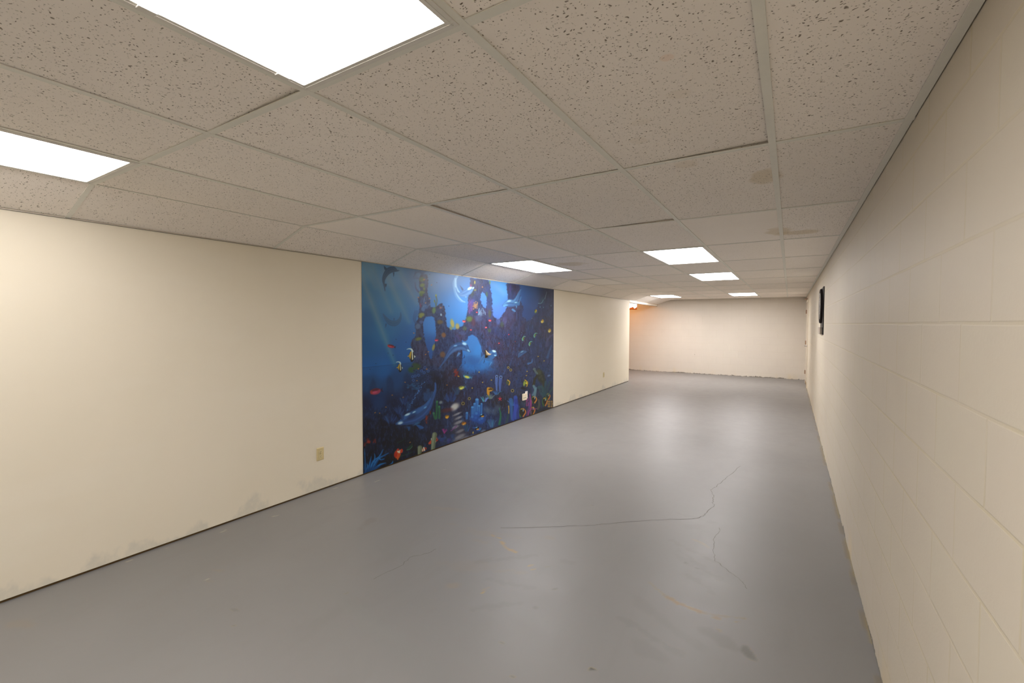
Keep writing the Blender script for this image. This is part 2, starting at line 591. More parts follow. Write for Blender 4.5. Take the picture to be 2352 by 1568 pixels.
def make_floor():
    xs = np.concatenate([np.arange(FX0, -3.7, 0.1), np.arange(-3.7, XR + 0.03, 0.012), [FX1]])
    ys = np.concatenate([np.arange(FY0, 0.4, 0.1), np.arange(0.4, 5.2, 0.012), np.arange(5.2, 9, 0.05), np.arange(9, FY1, 0.1), [FY1]])
    X, Y = np.meshgrid(xs, ys, indexing='ij')
    P = np.stack([X, Y, np.zeros_like(X)], -1)
    me = grid_mesh('floor', P, len(xs), len(ys))
    o = bpy.data.objects.new('floor', me)
    C.objects.link(o)
    me.materials.append(M['floor'])
    col = np.zeros(X.shape + (4,))
    n1 = fbm(X, Y, 3, 4, 9.0)
    n2 = fbm(X, Y, 5, 4, 30.0)

    def lay(mask, rgb):
        mask = np.clip(mask, 0, 1)
        a0 = col[..., 3]
        a = mask + a0 * (1 - mask)
        for k in range(3):
            col[..., k] = np.where(a > 1e-6, (rgb[k] * mask + col[..., k] * a0 * (1 - mask)) / np.maximum(a, 1e-6), rgb[k])
        col[..., 3] = a

    def blot(px, py, rx, ry, k, rgb, rot=0.0, rag=0.9, n=None):
        cx, cy = on_floor(px, py)
        c, s = math.cos(rot), math.sin(rot)
        u = ((X - cx) * c + (Y - cy) * s) / rx
        v = (-(X - cx) * s + (Y - cy) * c) / ry
        d = np.hypot(u, v) + ((n1 if n is None else n) - 0.5) * 2 * rag
        lay(sstep(-d, -1.0, -0.35) * k * (.55 if rx * ry > .0016 else .9), rgb)

    def streak(pts, w, k, rgb, rag=0.7):
        q = [on_floor(*p) for p in pts]
        d = seg_dist(X, Y, q) / w + (n2 - 0.5) * 2 * rag
        lay(sstep(-d, -1.0, -0.2) * k, rgb)
    TAN, RUST, GREY = (0.27, 0.215, 0.15), (0.27, 0.175, 0.085), (0.13, 0.122, 0.108)
    # tan washes
    for a in ((1025, 1170, .16, .05, .45, TAN, .3), (1035, 1203, .10, .03, .35, TAN, .2), (1120, 1225, .22, .06, .35, TAN, .3),
              (1100, 1242, .10, .04, .4, TAN, .1), (1165, 1310, .10, .035, .45, TAN, .6), (1040, 1345, .05, .03, .4, TAN, .5),
              (1080, 1300, .22, .07, .25, TAN, .5), (1190, 1315, .07, .03, .45, TAN, .7), (45, 1432, .10, .03, .5, TAN, .4),
              (850, 1200, .05, .10, .55, (0.17, .15, .125), .2), (500, 1310, .06, .02, .35, TAN, .4), (1265, 1235, .05, .03, .3, TAN, 0),
              (540, 1065, .2, .06, .0, TAN, 0), (480, 1335, .05, .015, .3, TAN, .3)):
        blot(*a)
    # bright rust drips in a row
    for p, w in ((((1129, 1228), (1135, 1231)), .012), (((1142, 1233), (1149, 1236)), .012), (((1151, 1243), (1156, 1249)), .014),
                 (((1158, 1253), (1164, 1258), (1172, 1263)), .014), (((1172, 1262), (1184, 1268)), .018), (((1215, 1299), (1221, 1297)), .010),
                 (((1222, 1308), (1228, 1306)), .010), (((1107, 1362), (1112, 1355), (1122, 1347)), .008)):
        streak(p, w, 0.85, (0.36, 0.235, 0.105), 0.5)
    # long curved rust arc at the right
    streak(((1492, 1338), (1530, 1369), (1560, 1385), (1606, 1405), (1640, 1412), (1708, 1420)), .011, .5, (0.24, 0.18, 0.11), .9)
    streak(((1538, 1373), (1556, 1384)), .022, .75, RUST, .9)
    streak(((1556, 1384), (1590, 1398)), .012, .7, RUST, .8)
    streak(((1598, 1400), (1607, 1405)), .016, .75, RUST, .8)
    streak(((1640, 1418), (1652, 1420)), .012, .6, RUST, .8)
    streak(((1690, 1427), (1698, 1428)), .008, .5, RUST, .8)
    streak(((1590, 1238), (1612, 1246), (1628, 1258)), .010, .45, (0.30, .22, .15), .8)
    streak(((1640, 1440), (1656, 1450)), .012, .45, (0.28, .21, .13), .8)
    # grey scuffs
    for a in ((1719, 1499, .022, .05, .75, GREY, .5), (1360, 1536, .016, .008, .9, (0.06, .055, .045), .4), (1155, 1476, .035, .006, .5, GREY, .2),
              (1258, 1301, .025, .008, .6, GREY, .5), (1275, 1352, .03, .012, .5, GREY, .9), (1362, 1160, .02, .008, .6, GREY, .3),
              (1177, 1554, .012, .006, .6, GREY, .3), (1521, 1123, .02, .01, .6, GREY, .2), (1310, 1292, .08, .05, .25, GREY, 0),
              (1600, 1210, .15, .06, .25, GREY, .6), (1580, 1290, .25, .05, .22, GREY, -.6), (1640, 1460, .10, .05, .4, GREY, -.3),
              (1545, 1440, .3, .05, .2, GREY, -.5), (1480, 1490, .12, .05, .22, GREY, -.3), (540, 1400, .04, .012, .3, GREY, .2),
              (537, 1436, .01, .006, .5, GREY, 0), (797, 1362, .01, .008, .5, GREY, 0), (1575, 1292, .012, .01, .6, GREY, 0),
              (1601, 1304, .016, .01, .5, GREY, 0), (1230, 1395, .02, .02, .3, GREY, 0)):
        blot(*a)
    for p in (((1540, 1240), (1640, 1290)), ((1560, 1262), (1650, 1330)), ((1580, 1320), (1640, 1360)), ((1640, 1200), (1560, 1180)),
              ((1430, 1420), (1560, 1500)), ((1120, 1330), (1225, 1350)), ((1095, 1290), (1230, 1275)), ((1085, 1395), (1190, 1385))):
        streak(p, .030, .13, GREY, 1.3)
    # pale scratches by the left wall
    for p in (((474, 1331), (482, 1328)), ((508, 1222), (520, 1216)), ((625, 1186), (640, 1183)), ((765, 1122), (775, 1119)), ((1013, 1079), (1025, 1078)),
              ((380, 1259), (386, 1257)), ((860, 1107), (872, 1102)), ((290, 1290), (305, 1285))):
        streak(p, .006, .7, (0.44, 0.42, 0.38), .9)
    # brown dirt and overpaint edge along the right wall
    e = fbm(Y * 1.0, Y * 0 + 2.0, 11, 4, 5.0)
    lay(sstep(X, XR - 0.012 - 0.030 * e, XR - 0.004 - 0.02 * e) * 0.55 * sstep(e, 0.42, 0.6), (0.20, .16, .10))
    lay(sstep(X, XR - 0.012, XR) * (Y > 2.6) * sstep(fbm(Y, Y * 0, 12, 3, 3.0), 0.45, 0.6) * .7, (0.38, .29, .10))
    ca = me.color_attributes.new('marks', 'FLOAT_COLOR', 'POINT')
    ca.data.foreach_set('color', col.reshape(-1).astype(np.float32))
    struct(o)
    # hairline cracks in the slab
    def crack(pts, w):
        rnd = random.Random(len(pts) * 13 + int(w * 1e5))
        q = []
        for (a, b) in zip(pts, pts[1:]):
            for s in range(6):
                t = s / 6
                q.append((a[0] + (b[0] - a[0]) * t + rnd.uniform(-2, 2), a[1] + (b[1] - a[1]) * t + rnd.uniform(-1.1, 1.1)))
        q.append(pts[-1])
        q = [Vector((*on_floor(*p), 0)) for p in q]
        mb = MB()
        prev = None
        for i, p in enumerate(q):
            t = (q[min(i + 1, len(q) - 1)] - q[max(i - 1, 0)]).normalized()
            s = Vector((-t.y, t.x, 0)) * (w * rnd.uniform(0.35, 1.0)) / 2
            cur = [mb.bm.verts.new(p + s + Vector((0, 0, .0006))), mb.bm.verts.new(p - s + Vector((0, 0, .0006)))]
            if prev:
                mb.bm.faces.new((prev[0], prev[1], cur[1], cur[0]))
            prev = cur
        struct(mb.build('crack', M['crack'], o))
    crack(((1700, 1070), (1663, 1100), (1645, 1118), (1632, 1124), (1640, 1140), (1636, 1150), (1640, 1160), (1622, 1176), (1618, 1184), (1590, 1192), (1500, 1193), (1380, 1204), (1290, 1209), (1150, 1212)), .0045)
    crack(((1654, 1212), (1652, 1222), (1640, 1236), (1638, 1262), (1643, 1288), (1670, 1308), (1700, 1330), (1716, 1352)), .003)
    crack(((1001, 1260), (990, 1268), (942, 1280), (925, 1296), (858, 1330)), .003)
    return o


floor = make_floor()

# ------------------------------------------------------------------ walls


def wall(name, boxes, mat, bevel=0):
    mb = MB()
    for b in boxes:
        mb.box(*b)
    return struct(mb.build(name, mat, bevel=bevel))


TOP = 2.62
GAP = 0.016
wall_left = wall('wall_left', [(XL - 0.12, XL, YN, YW_END, GAP, TOP)], M['drywall'])
struct(MB_plate := (lambda: (lambda mb: (mb.box(XL - 0.11, XL - 0.012, YN, YW_END - 0.01, 0.0, GAP), mb.build('sill_plate', M['plate'], wall_left))[1])(MB()))())
wall_right = wall('wall_right', [(XR, XR + 0.2, YN - 0.1, YB + 0.3, -0.02, TOP)], M['block_right'])
# far wall with the small high window opening
WX0, WX1, WZ0, WZ1 = -5.15, -4.262, 1.952, 2.40
wall_back = wall('wall_back', [(XSIDE, WX0, YB, YB + 0.2, -0.02, TOP), (WX1, XR, YB, YB + 0.2, -0.02, TOP),
                               (WX0, WX1, YB, YB + 0.2, -0.02, WZ0), (WX0, WX1, YB, YB + 0.2, WZ1, TOP)], M['block_back'])
wall_front = wall('wall_front', [(XL - 0.12, XR, YN - 0.1, YN, 0.0, TOP)], M['drywall'])
wall_side = wall('wall_side', [(XSIDE - 0.1, XSIDE, 8.9, YB + 0.2, -0.02, TOP), (XSIDE, XL - 0.12, 8.9, 9.0, -0.02, TOP)], M['block_back'])
# boxed fascia over the side-room opening
FZ0 = CAM_Z + 0.539
trim_1 = wall('trim_1', [(XL - 0.10, XL + 0.006, YW_END, YB - 0.03, FZ0, HS - 0.002)], M['fascia'], 0.004)

# ------------------------------------------------------------------ window in the side room
win = MB()
fw = 0.03
for b in ((WX0, WX0 + fw, WZ0, WZ1), (WX1 - fw * .3, WX1, WZ0, WZ1), (WX0, WX1, WZ1 - fw, WZ1)):
    win.box(b[0], b[1], YB + 0.05, YB + 0.11, b[2], b[3])
window_1 = struct(win.build('window_1', M['white_enamel'], bevel=0.003))
g = MB()
g.box(WX0 + fw, WX1 - fw * .3, YB + 0.078, YB + 0.083, WZ0, WZ1 - fw)
struct(g.build('glass', M['glass'], window_1))
s = MB()
s.box(WX0, WX1, YB + 0.002, YB + 0.12, WZ0, WZ0 + 0.012)
struct(s.build('window_sill', M['sill_wood'], window_1, 0.002))
s = MB()
rnd = random.Random(4)
zz = WZ0 + 0.012
# broken timber edge standing on the sill
prof = [(-4.53, .02), (-4.49, .055), (-4.44, .062), (-4.405, .085), (-4.375, .05), (-4.352, .022), (-4.32, .042), (-4.28, .07), (-4.266, .085)]
prof = [(-5.1, .03), (-4.9, .06), (-4.7, .045)] + prof
for (xa, za), (xb, zb) in zip(prof, prof[1:]):
    s.hexa([(xa, YB + .03, zz), (xb, YB + .03, zz), (xb, YB + .07, zz), (xa, YB + .07, zz),
            (xa, YB + .03, zz + za), (xb, YB + .03, zz + zb), (xb, YB + .07, zz + zb * .8), (xa, YB + .07, zz + za * .8)])
struct(s.build('splintered_stop', M['rust_wood'], window_1))

# ------------------------------------------------------------------ door in the right wall
DY0, DY1, DZ = 12.36, 13.42, 2.05
fr = MB()
fr.box(XR - 0.016, XR + 0.01, DY0 - 0.055, DY0, 0.0, DZ + 0.055)
fr.box(XR - 0.016, XR + 0.01, DY1, DY1 + 0.055, 0.0, DZ + 0.055)
fr.box(XR - 0.016, XR + 0.01, DY0, DY1, DZ, DZ + 0.055)
door_1 = struct(fr.build('door_1', M['door_frame'], bevel=0.003))
d = MB()
d.box(XR - 0.006, XR + 0.006, DY0 + 0.004, DY1 - 0.004, 0.012, DZ - 0.004)
leaf = struct(d.build('door_leaf', M['door'], door_1, 0.002))
d = MB()
d.box(XR - 0.0075, XR - 0.0058, DY0 + 0.01, DY1 - 0.01, 0.014, 0.085)
struct(d.build('kick_strip', M['door_dirty'], door_1))
for z in (CAM_Z + 0.313, CAM_Z - 0.475, CAM_Z - 1.231):
    h = MB()
    h.tube([(XR - 0.024, DY1 + 0.004, z - 0.05), (XR - 0.024, DY1 + 0.004, z + 0.05)], 0.008)
    h.box(XR - 0.018, XR - 0.0055, DY1 - 0.035, DY1 + 0.02, z - 0.048, z + 0.048)
    struct(h.build('hinge', M['hinge'], door_1))
h = MB()
hy, hz = DY0 + 0.085, CAM_Z - 0.520
h.lathe([(0.001, 0.0), (0.032, 0.0), (0.032, 0.006), (0.026, 0.012), (0.011, 0.014), (0.011, 0.05)],
        Matrix.Translation((XR - 0.006, hy, hz)) @ Matrix.Rotation(-math.pi / 2, 4, 'Y'), 20)
h.tube([(XR - 0.055, hy - 0.005, hz), (XR - 0.060, hy + 0.03, hz), (XR - 0.062, hy + 0.075, hz - 0.002), (XR - 0.060, hy + 0.115, hz - 0.006)], [0.010, 0.010, 0.009, 0.008])
struct(h.build('door_handle', M['steel'], door_1, smooth=True))
h = MB()
h.box(XR - 0.075, XR - 0.010, DY0 + 0.25, DY1 - 0.2, DZ + 0.062, DZ + 0.078)
struct(h.build('drip_strip', M['hinge'], door_1))

# ------------------------------------------------------------------ hung ceiling
# cells taken by light fixtures: column, row
LIGHTS = {(3, 0): 'near', (0, 0): 'nearleft', (0, 4): 'mural', (3, 4): 'mid', (0, 6): 'dead', (3, 6): 'mid2', (3, 10): 'far', (0, 10): 'farleft',
          (3, -3): 'behind', (0, -3): 'behindleft'}  # unseen pair, added to brighten the near walls
JMIN = -3
JMAX = 12
FL = 0.0135     # half flange
TH = 0.015
cols = [(LX[i], LX[i + 1]) for i in range(5)] + [(LX[5], XR)]
rnd = random.Random(21)
# smooth newer boards, raised corners that show a dark gap
SMOOTH = {(1, 2): (1.03, .35), (0, 2): (1.05, .22), (1, 3): (1.05, .3), (3, 3): (1.0, .6), (4, 3): (1.04, .12), (5, 4): (1.05, .3), (4, 4): (1.03, .4)}
LIFT = {(3, 2): (0, 0, .012, 0), (2, 2): (.010, 0, 0, 0), (4, 1): (0, 0, .010, 0), (2, 3): (0, 0, 0, .008), (2, 1): (0, 0, .004, .003), (2, 0): (0, 0, .010, 0),
        (3, 1): (0, 0, .003, .005), (3, 5): (.004, 0, 0, 0), (1, 4): (.004, 0, 0, .006), (2, 4): (.004, 0, 0.0, .004)}
bm = bmesh.new()
lay = bm.loops.layers.float_color.new('tile')
g = 0.004


def slab(p, tone, dens):
    """p: four lower corners; slab grows upward"""
    lo = [bm.verts.new(v) for v in p]
    hi = [bm.verts.new(Vector(v) + Vector((0, 0, TH))) for v in p]
    fs = [bm.faces.new(lo), bm.faces.new(list(reversed(hi)))]
    for k in range(4):
        fs.append(bm.faces.new((lo[(k + 1) % 4], lo[k], hi[k], hi[(k + 1) % 4])))
    for f in fs:
        for l in f.loops:
            l[lay] = (tone, dens, 0, 1)


for j in range(JMIN, JMAX + 1):
    y0, y1 = RY(j), min(RY(j + 1), YB)
    y0 = max(y0, YN)
    for i, (x0, x1) in enumerate(cols):
        if (i, j) in LIGHTS:
            continue
        tone, dens = SMOOTH.get((i, j), (rnd.uniform(.95, 1.02), rnd.uniform(.75, 1.0)))
        if j >= 5:
            tone, dens = rnd.uniform(.97, 1.03), rnd.uniform(.25, .6)
        lf = LIFT.get((i, j), (0, 0, 0, 0))
        z = HC + 0.0025
        e = 0.004 if i == 5 else 0.0
        slab([(x0 + g, y0 + g, z + lf[0]), (x0 + g, y1 - g, z + lf[1]), (x1 - g - e, y1 - g, z + lf[2]), (x1 - g - e, y0 + g, z + lf[3])], tone, dens)
    # sloped strip
    tone, dens = rnd.uniform(.97, 1.03), (rnd.uniform(.7, .95) if j < 5 else .4)
    t0, t1 = 0.012, 0.985
    def sp(t, y, dz=0.0):
        return (LX[0] + (XL - LX[0]) * t, y, HC + 0.0025 + (HS - HC) * t + dz)
    up = .02 if j == 9 else 0.0
    slab([sp(t1, y0 + g), sp(t1, y1 - g), sp(t0, y1 - g, 0), sp(t0, y0 + g, 0)], tone, dens)
me = bpy.data.meshes.new('ceiling')
bmesh.ops.recalc_face_normals(bm, faces=bm.faces[:])
bm.to_mesh(me)
bm.free()
me.materials.append(M['tile'])
ceiling = struct(bpy.data.objects.new('ceiling', me))
C.objects.link(ceiling)
# tee grid: runners and cross tees
mb = MB()
for i in range(1, 6):
    mb.box(LX[i] - FL, LX[i] + FL, YN, YB, HC - 0.0015, HC + 0.0015)
mb.box(LX[0] - .006, LX[0] + .006, YN, YB, HC - 0.0005, HC + 0.0015)
for j in range(JMIN, JMAX + 1):
    y = RY(j)
    if y < YN + .02 or y > YB:
        continue
    edges = [LX[0] + .006] + [LX[i] + s * FL for i in range(1, 6) for s in (-1, 1)] + [XR]
    for a, b in zip(edges[0::2], edges[1::2]):
        mb.box(a, b, y - FL, y + FL, HC - 0.001, HC + 0.0015)
    w = FL * .8
    mb.hexa([(XL, y - w, HS - .001), (LX[0] - .004, y - w, HC - .001), (LX[0] - .004, y + w, HC - .001), (XL, y + w, HS - .001),
             (XL, y - w, HS + .0015), (LX[0] - .004, y - w, HC + .0015), (LX[0] - .004, y + w, HC + .0015), (XL, y + w, HS + .0015)])
struct(mb.build('tee_grid', M['tee'], ceiling))
mb = MB()
mb.box(XR - 0.030, XR - 0.0035, YN, YB, HC - 0.0025, HC + 0.0)
mb.box(LX[0], XR, YB - 0.02, YB - 0.001, HC - 0.0025, HC + 0.0)
struct(mb.build('wall_angle', M['tee'], ceiling))
mb = MB()
mb.box(XL + 0.0005, XL + 0.006, YN, YW_END, HS - 0.0045, HS - 0.0015)
struct(mb.build('wall_angle', M['angle'], ceiling))
mb = MB()
mb.box(XSIDE, XR, YN, YB, TOP - 0.02, TOP + 0.05)
struct(mb.build('deck_above', M['dark'], ceiling))
mb = MB()
mb.box(XSIDE, XL - 0.10, 9.0, YB, 2.44, 2.46)
struct(mb.build('side_room_ceiling', M['fascia'], ceiling))


# ------------------------------------------------------------------ troffers
def troffer(i, j, label, lamp):
    x0, x1 = cols[i]
    y0, y1 = RY(j), RY(j + 1)
    cx, cy = (x0 + x1) / 2, (y0 + y1) / 2
    t = tag(empty('ceiling_light', (cx, cy, HC)), label, 'ceiling light', 'troffer lights in the hung ceiling')
    hx, hy = (x1 - x0) / 2 - 0.006, (y1 - y0) / 2 - 0.006
    b = 0.026
    zt, zb = 0.012, -0.004
    f = MB()
    for (ax, bx, ay, by) in ((-hx, hx, -hy, -hy + b), (-hx, hx, hy - b, hy), (-hx, -hx + b, -hy + b, hy - b), (hx - b, hx, -hy + b, hy - b)):
        f.box(ax, bx, ay, by, zb, zt)
    # raised bead round the lens door
    for s in (-1, 1):
        f.box(-hx + .008, hx - .008, s * (hy - .014) - .002, s * (hy - .014) + .002, zb - .0012, zb)
        f.box(s * (hx - .014) - .002, s * (hx - .014) + .002, -hy + .008, hy - .008, zb - .0012, zb)
    off = Matrix.Translation((cx, cy, HC))
    for v in f.bm.verts:
        v.co = off @ v.co
    f.build('frame', M['fixture'], t, 0.001)
    d = MB()
    nx, ny = 2, 2
    d.box(cx - hx + b, cx + hx - b, cy - hy + b, cy + hy - b, HC - 0.001, HC + 0.003)
    d.build('diffuser', M.get('lit_' + lamp, M['unlit']), t)
    h = MB()
    h.box(cx - hx, cx + hx, cy - hy, cy + hy, HC + 0.013, HC + 0.10)
    h.build('housing', M['fixture'], t)
    if j == 0 and i == 3:
        for yy in (cy + .18, cy + .50):
            l = MB()
            l.box(cx - hx + .012, cx - hx + .030, yy - .018, yy + .018, HC - .008, HC - .004)
            l.build('latch', M['fixture'], t, 0.001)
    return t


LAB = {'near': 'lit fluorescent ceiling panel nearest the camera, at the top edge',
       'nearleft': 'lit ceiling panel over the bare left wall, cut off by the left edge',
       'mural': 'lit ceiling panel just in front of the underwater mural',
       'mid': 'largest lit panel of the three down the middle of the ceiling',
       'dead': 'unlit ceiling panel between the mural light and the far left light',
       'mid2': 'middle lit panel of the three down the middle of the ceiling',
       'far': 'smallest lit ceiling panel, close to the far block wall',
       'farleft': 'lit ceiling panel against the sloped strip near the side opening',
       'behind': 'added unseen light panel behind the camera on the right',
       'behindleft': 'added unseen light panel behind the camera on the left'}
for (i, j), k in LIGHTS.items():
    troffer(i, j, LAB[k], k)
# ================================================================== mural
# The print is painted as pigment on the sheet's own grid.  Drawing units are the
# image pixels its grid points project to through the camera (x right, y down).


def srgb(c):
    c = np.asarray(c, float) / 255.0
    return np.where(c <= 0.04045, c / 12.92, ((c + 0.055) / 1.055) ** 2.4)


class Paint:
    def __init__(self, X, Y):
        self.X, self.Y = X, Y
        self.A = np.zeros(X.shape + (3,))
        self.n1 = fbm(X, Y, 31, 4, 0.11)
        self.n2 = fbm(X, Y, 32, 4, 0.30)
        self.ns = fbm(X, Y * 0.35, 33, 4, 0.30)      # upright streaks
        self.nb = fbm(X, Y, 34, 3, 0.035)

    def win(self, x0, x1, y0, y1):
        m = (self.X >= x0) & (self.X <= x1) & (self.Y >= y0) & (self.Y <= y1)
        i, j = np.where(m.any(1))[0], np.where(m.any(0))[0]
        if len(i) == 0 or len(j) == 0:
            return None
        return slice(i[0], i[-1] + 1), slice(j[0], j[-1] + 1)

    def lay(self, w, mask, rgb, k=1.0):
        mask = np.clip(mask * k, 0, 1)[..., None]
        if isinstance(rgb, np.ndarray) and rgb.ndim == 3:
            col = rgb
        else:
            col = np.asarray(rgb, float)
            col = col * .86 + col.mean() * .09
        self.A[w] = self.A[w] * (1 - mask) + col * mask

    def poly_mask(self, w, pts, feather, rag=0.0):
        X, Y = self.X[w], self.Y[w]
        if rag:
            X = X + (self.n2[w] - .5) * rag * 2
            Y = Y + (self.n1[w] - .5) * rag * 2
        inside = np.zeros(X.shape, bool)
        n = len(pts)
        for i in range(n):
            (ax, ay), (bx, by) = pts[i], pts[(i + 1) % n]
            if ay == by:
                continue
            c = (ay > Y) != (by > Y)
            inside ^= c & (X < (bx - ax) * (Y - ay) / (by - ay) + ax)
        d = seg_dist(X, Y, list(pts) + [pts[0]])
        sd = np.where(inside, d, -d)
        return sstep(sd, -feather, feather), sd

    def poly(self, pts, rgb, feather=0.8, k=1.0, rag=0.0):
        xs, ys = [p[0] for p in pts], [p[1] for p in pts]
        f = feather + rag * 2 + 2
        w = self.win(min(xs) - f, max(xs) + f, min(ys) - f, max(ys) + f)
        if w is None:
            return
        m, _ = self.poly_mask(w, pts, feather, rag)
        self.lay(w, m, rgb, k)

    def stroke(self, pts, w0, w1, rgb, feather=0.7, k=1.0):
        n = len(pts)
        ws = [w0 + (w1 - w0) * i / max(1, n - 1) for i in range(n)]
        self.limb(pts, ws, rgb, feather, k)

    def limb(self, pts, ws, rgb, feather=0.7, k=1.0):
        f = max(ws) + feather + 2
        xs, ys = [p[0] for p in pts], [p[1] for p in pts]
        w = self.win(min(xs) - f, max(xs) + f, min(ys) - f, max(ys) + f)
        if w is None:
            return
        d = seg_dist(self.X[w], self.Y[w], pts, ws)
        self.lay(w, sstep(-d, -feather, feather), rgb, k)

    def ell(self, x, y, rx, ry, rgb, rot=0.0, feather=0.5, k=1.0):
        """feather is a share of the radius"""
        r = max(rx, ry) * (1 + feather) + 1
        w = self.win(x - r, x + r, y - r, y + r)
        if w is None:
            return
        c, s = math.cos(rot), math.sin(rot)
        dx, dy = self.X[w] - x, self.Y[w] - y
        d = np.hypot((dx * c + dy * s) / rx, (-dx * s + dy * c) / ry)
        self.lay(w, sstep(-d, -1 - feather * .5, -1 + feather * .5), rgb, k)


def Z1(x, y): return 820 + x / 6.03, 590 + y / 6.03
def Z2(x, y): return 1040 + x / 6.532, 610 + y / 6.532
def Z3(x, y): return 820 + x / 6.03, 840 + y / 6.03
def Z4(x, y): return 1040 + x / 6.272, 800 + y / 6.272


def spline(pts, n=6):
    """points of a smooth open curve through pts"""
    p = [np.array(q, float) for q in pts]
    p = [2 * p[0] - p[1]] + p + [2 * p[-1] - p[-2]]
    out = []
    for i in range(1, len(p) - 2):
        for s in range(n):
            t = s / n
            a, b, c, d = p[i - 1], p[i], p[i + 1], p[i + 2]
            out.append(0.5 * (2 * b + (c - a) * t + (2 * a - 5 * b + 4 * c - d) * t * t + (3 * b - a - 3 * c + d) * t ** 3))
    out.append(p[-2])
    return [tuple(q) for q in out]


def paint_scene(P):
    rnd = random.Random(12)
    X, Y = P.X, P.Y
    full = (slice(None), slice(None))
    # ---------- water and the broad tone of the reef
    ctl = [((835, 612), (120, 150, 180)), ((900, 625), (106, 140, 178)), ((960, 640), (82, 112, 152)), ((1030, 640), (84, 122, 172)), ((1060, 700), (84, 130, 188)),
           ((835, 680), (70, 118, 156)), ((900, 690), (62, 120, 162)), ((835, 740), (40, 100, 146)), ((880, 760), (42, 106, 152)), ((835, 800), (16, 94, 146)),
           ((840, 845), (4, 96, 158)), ((880, 850), (6, 98, 160)), ((930, 800), (30, 92, 150)), ((850, 880), (10, 76, 126)), ((905, 875), (12, 72, 122)),
           ((1000, 740), (64, 118, 180)), ((1000, 800), (44, 84, 140)), ((1040, 720), (80, 130, 190)), ((1095, 800), (68, 126, 190)), ((1100, 825), (64, 138, 205)),
           ((1080, 830), (52, 112, 178)), ((1140, 680), (84, 122, 182)), ((1150, 715), (88, 116, 178)), ((1160, 660), (96, 140, 190)), ((1210, 670), (58, 88, 138)),
           ((1225, 700), (56, 82, 132)), ((1265, 680), (42, 52, 84)), ((1215, 720), (52, 74, 122)), ((840, 930), (18, 38, 76)), ((870, 925), (14, 60, 108)),
           ((900, 930), (16, 36, 72)), ((840, 985), (26, 30, 58)), ((880, 990), (24, 26, 50)), ((845, 1040), (20, 14, 24)), ((900, 1040), (14, 14, 22)),
           ((840, 1080), (22, 60, 100)), ((950, 900), (22, 40, 74)), ((980, 960), (22, 30, 60)), ((1000, 1000), (34, 32, 58)), ((960, 1040), (18, 22, 26)),
           ((1010, 880), (28, 28, 48)), ((1040, 870), (54, 42, 62)), ((1060, 920), (48, 40, 62)), ((1100, 880), (52, 48, 78)), ((1130, 760), (74, 62, 88)),
           ((1160, 790), (66, 58, 82)), ((1200, 780), (62, 58, 84)), ((1180, 840), (60, 58, 86)), ((1230, 800), (58, 66, 100)), ((1260, 790), (52, 60, 92)),
           ((1160, 880), (58, 60, 92)), ((1200, 870), (56, 64, 100)), ((1250, 860), (50, 70, 108)), ((1260, 920), (48, 52, 70)), ((1200, 930), (54, 50, 66)),
           ((1150, 930), (50, 44, 56)), ((1100, 960), (40, 62, 112)), ((1060, 1000), (60, 52, 70)), ((1120, 990), (40, 50, 86)), ((1180, 960), (46, 52, 96)),
           ((1030, 1020), (52, 60, 92)), ((985, 1040), (26, 34, 62)), ((1240, 940), (46, 48, 62))]
    num, den = np.zeros(X.shape + (3,)), np.zeros(X.shape)
    for (cx, cy), c in ctl:
        wgt = 1.0 / (((X - cx) ** 2 + (Y - cy) ** 2) + 60.0) ** 1.7
        num += wgt[..., None] * np.array(c)
        den += wgt
    P.A[...] = num / den[..., None]
    # ---------- sun shafts
    for (a, b, w0, w1, k) in ((Z1(60, 260), Z1(520, 1480), 7, 10, .42), (Z1(180, 60), Z1(470, 760), 6, 9, .30), (Z1(400, 200), Z1(720, 900), 6, 8, .32),
                              (Z1(560, 150), Z1(830, 640), 5, 8, .34), (Z1(90, 60), Z1(250, 420), 5, 8, .30), (Z1(330, 90), Z1(560, 640), 4, 7, .18),
                              (Z1(1000, 260), Z1(1150, 620), 5, 8, .12), (Z2(600, 250), Z2(760, 420), 5, 9, .22)):
        P.limb([a, ((a[0] + b[0]) / 2, (a[1] + b[1]) / 2), b], [w0 * .5, w0 * .7, w1 * .2], (156, 154, 160), 10, k * 1.35)
    # ---------- distant peaks
    for pts in (((140, 420), (180, 260), (220, 170), (260, 230), (290, 420)), ((410, 470), (410, 200), (440, 140), (480, 160), (510, 240), (520, 470)),
                ((640, 330), (650, 140), (690, 80), (720, 140), (720, 330))):
        P.poly([Z3(*p) for p in pts], (18, 50, 92), 4, .42)
    # ---------- reef masses
    grown = np.zeros(X.shape)
    def mass(pts, cols, feather=1.6, k=1.0, rag=3.0, hole=()):
        q = spline(pts + [pts[0]], 3)
        xs, ys = [p[0] for p in q], [p[1] for p in q]
        w = P.win(min(xs) - 8, max(xs) + 8, min(ys) - 8, max(ys) + 8)
        m, sd = P.poly_mask(w, q, feather, rag)
        for h in hole:
            m = m * (1 - P.poly_mask(w, spline(list(h) + [h[0]], 3), feather, rag)[0])
        a, b, c = (np.array(v, float) for v in cols)
        t = sstep(P.ns[w], .32, .66)[..., None]
        u = sstep(P.n2[w], .50, .74)[..., None]
        col = a * (1 - t) + b * t
        col = col * (1 - u) + c * u
        P.lay(w, m, col, k)
        grown[w] = np.maximum(grown[w], m)
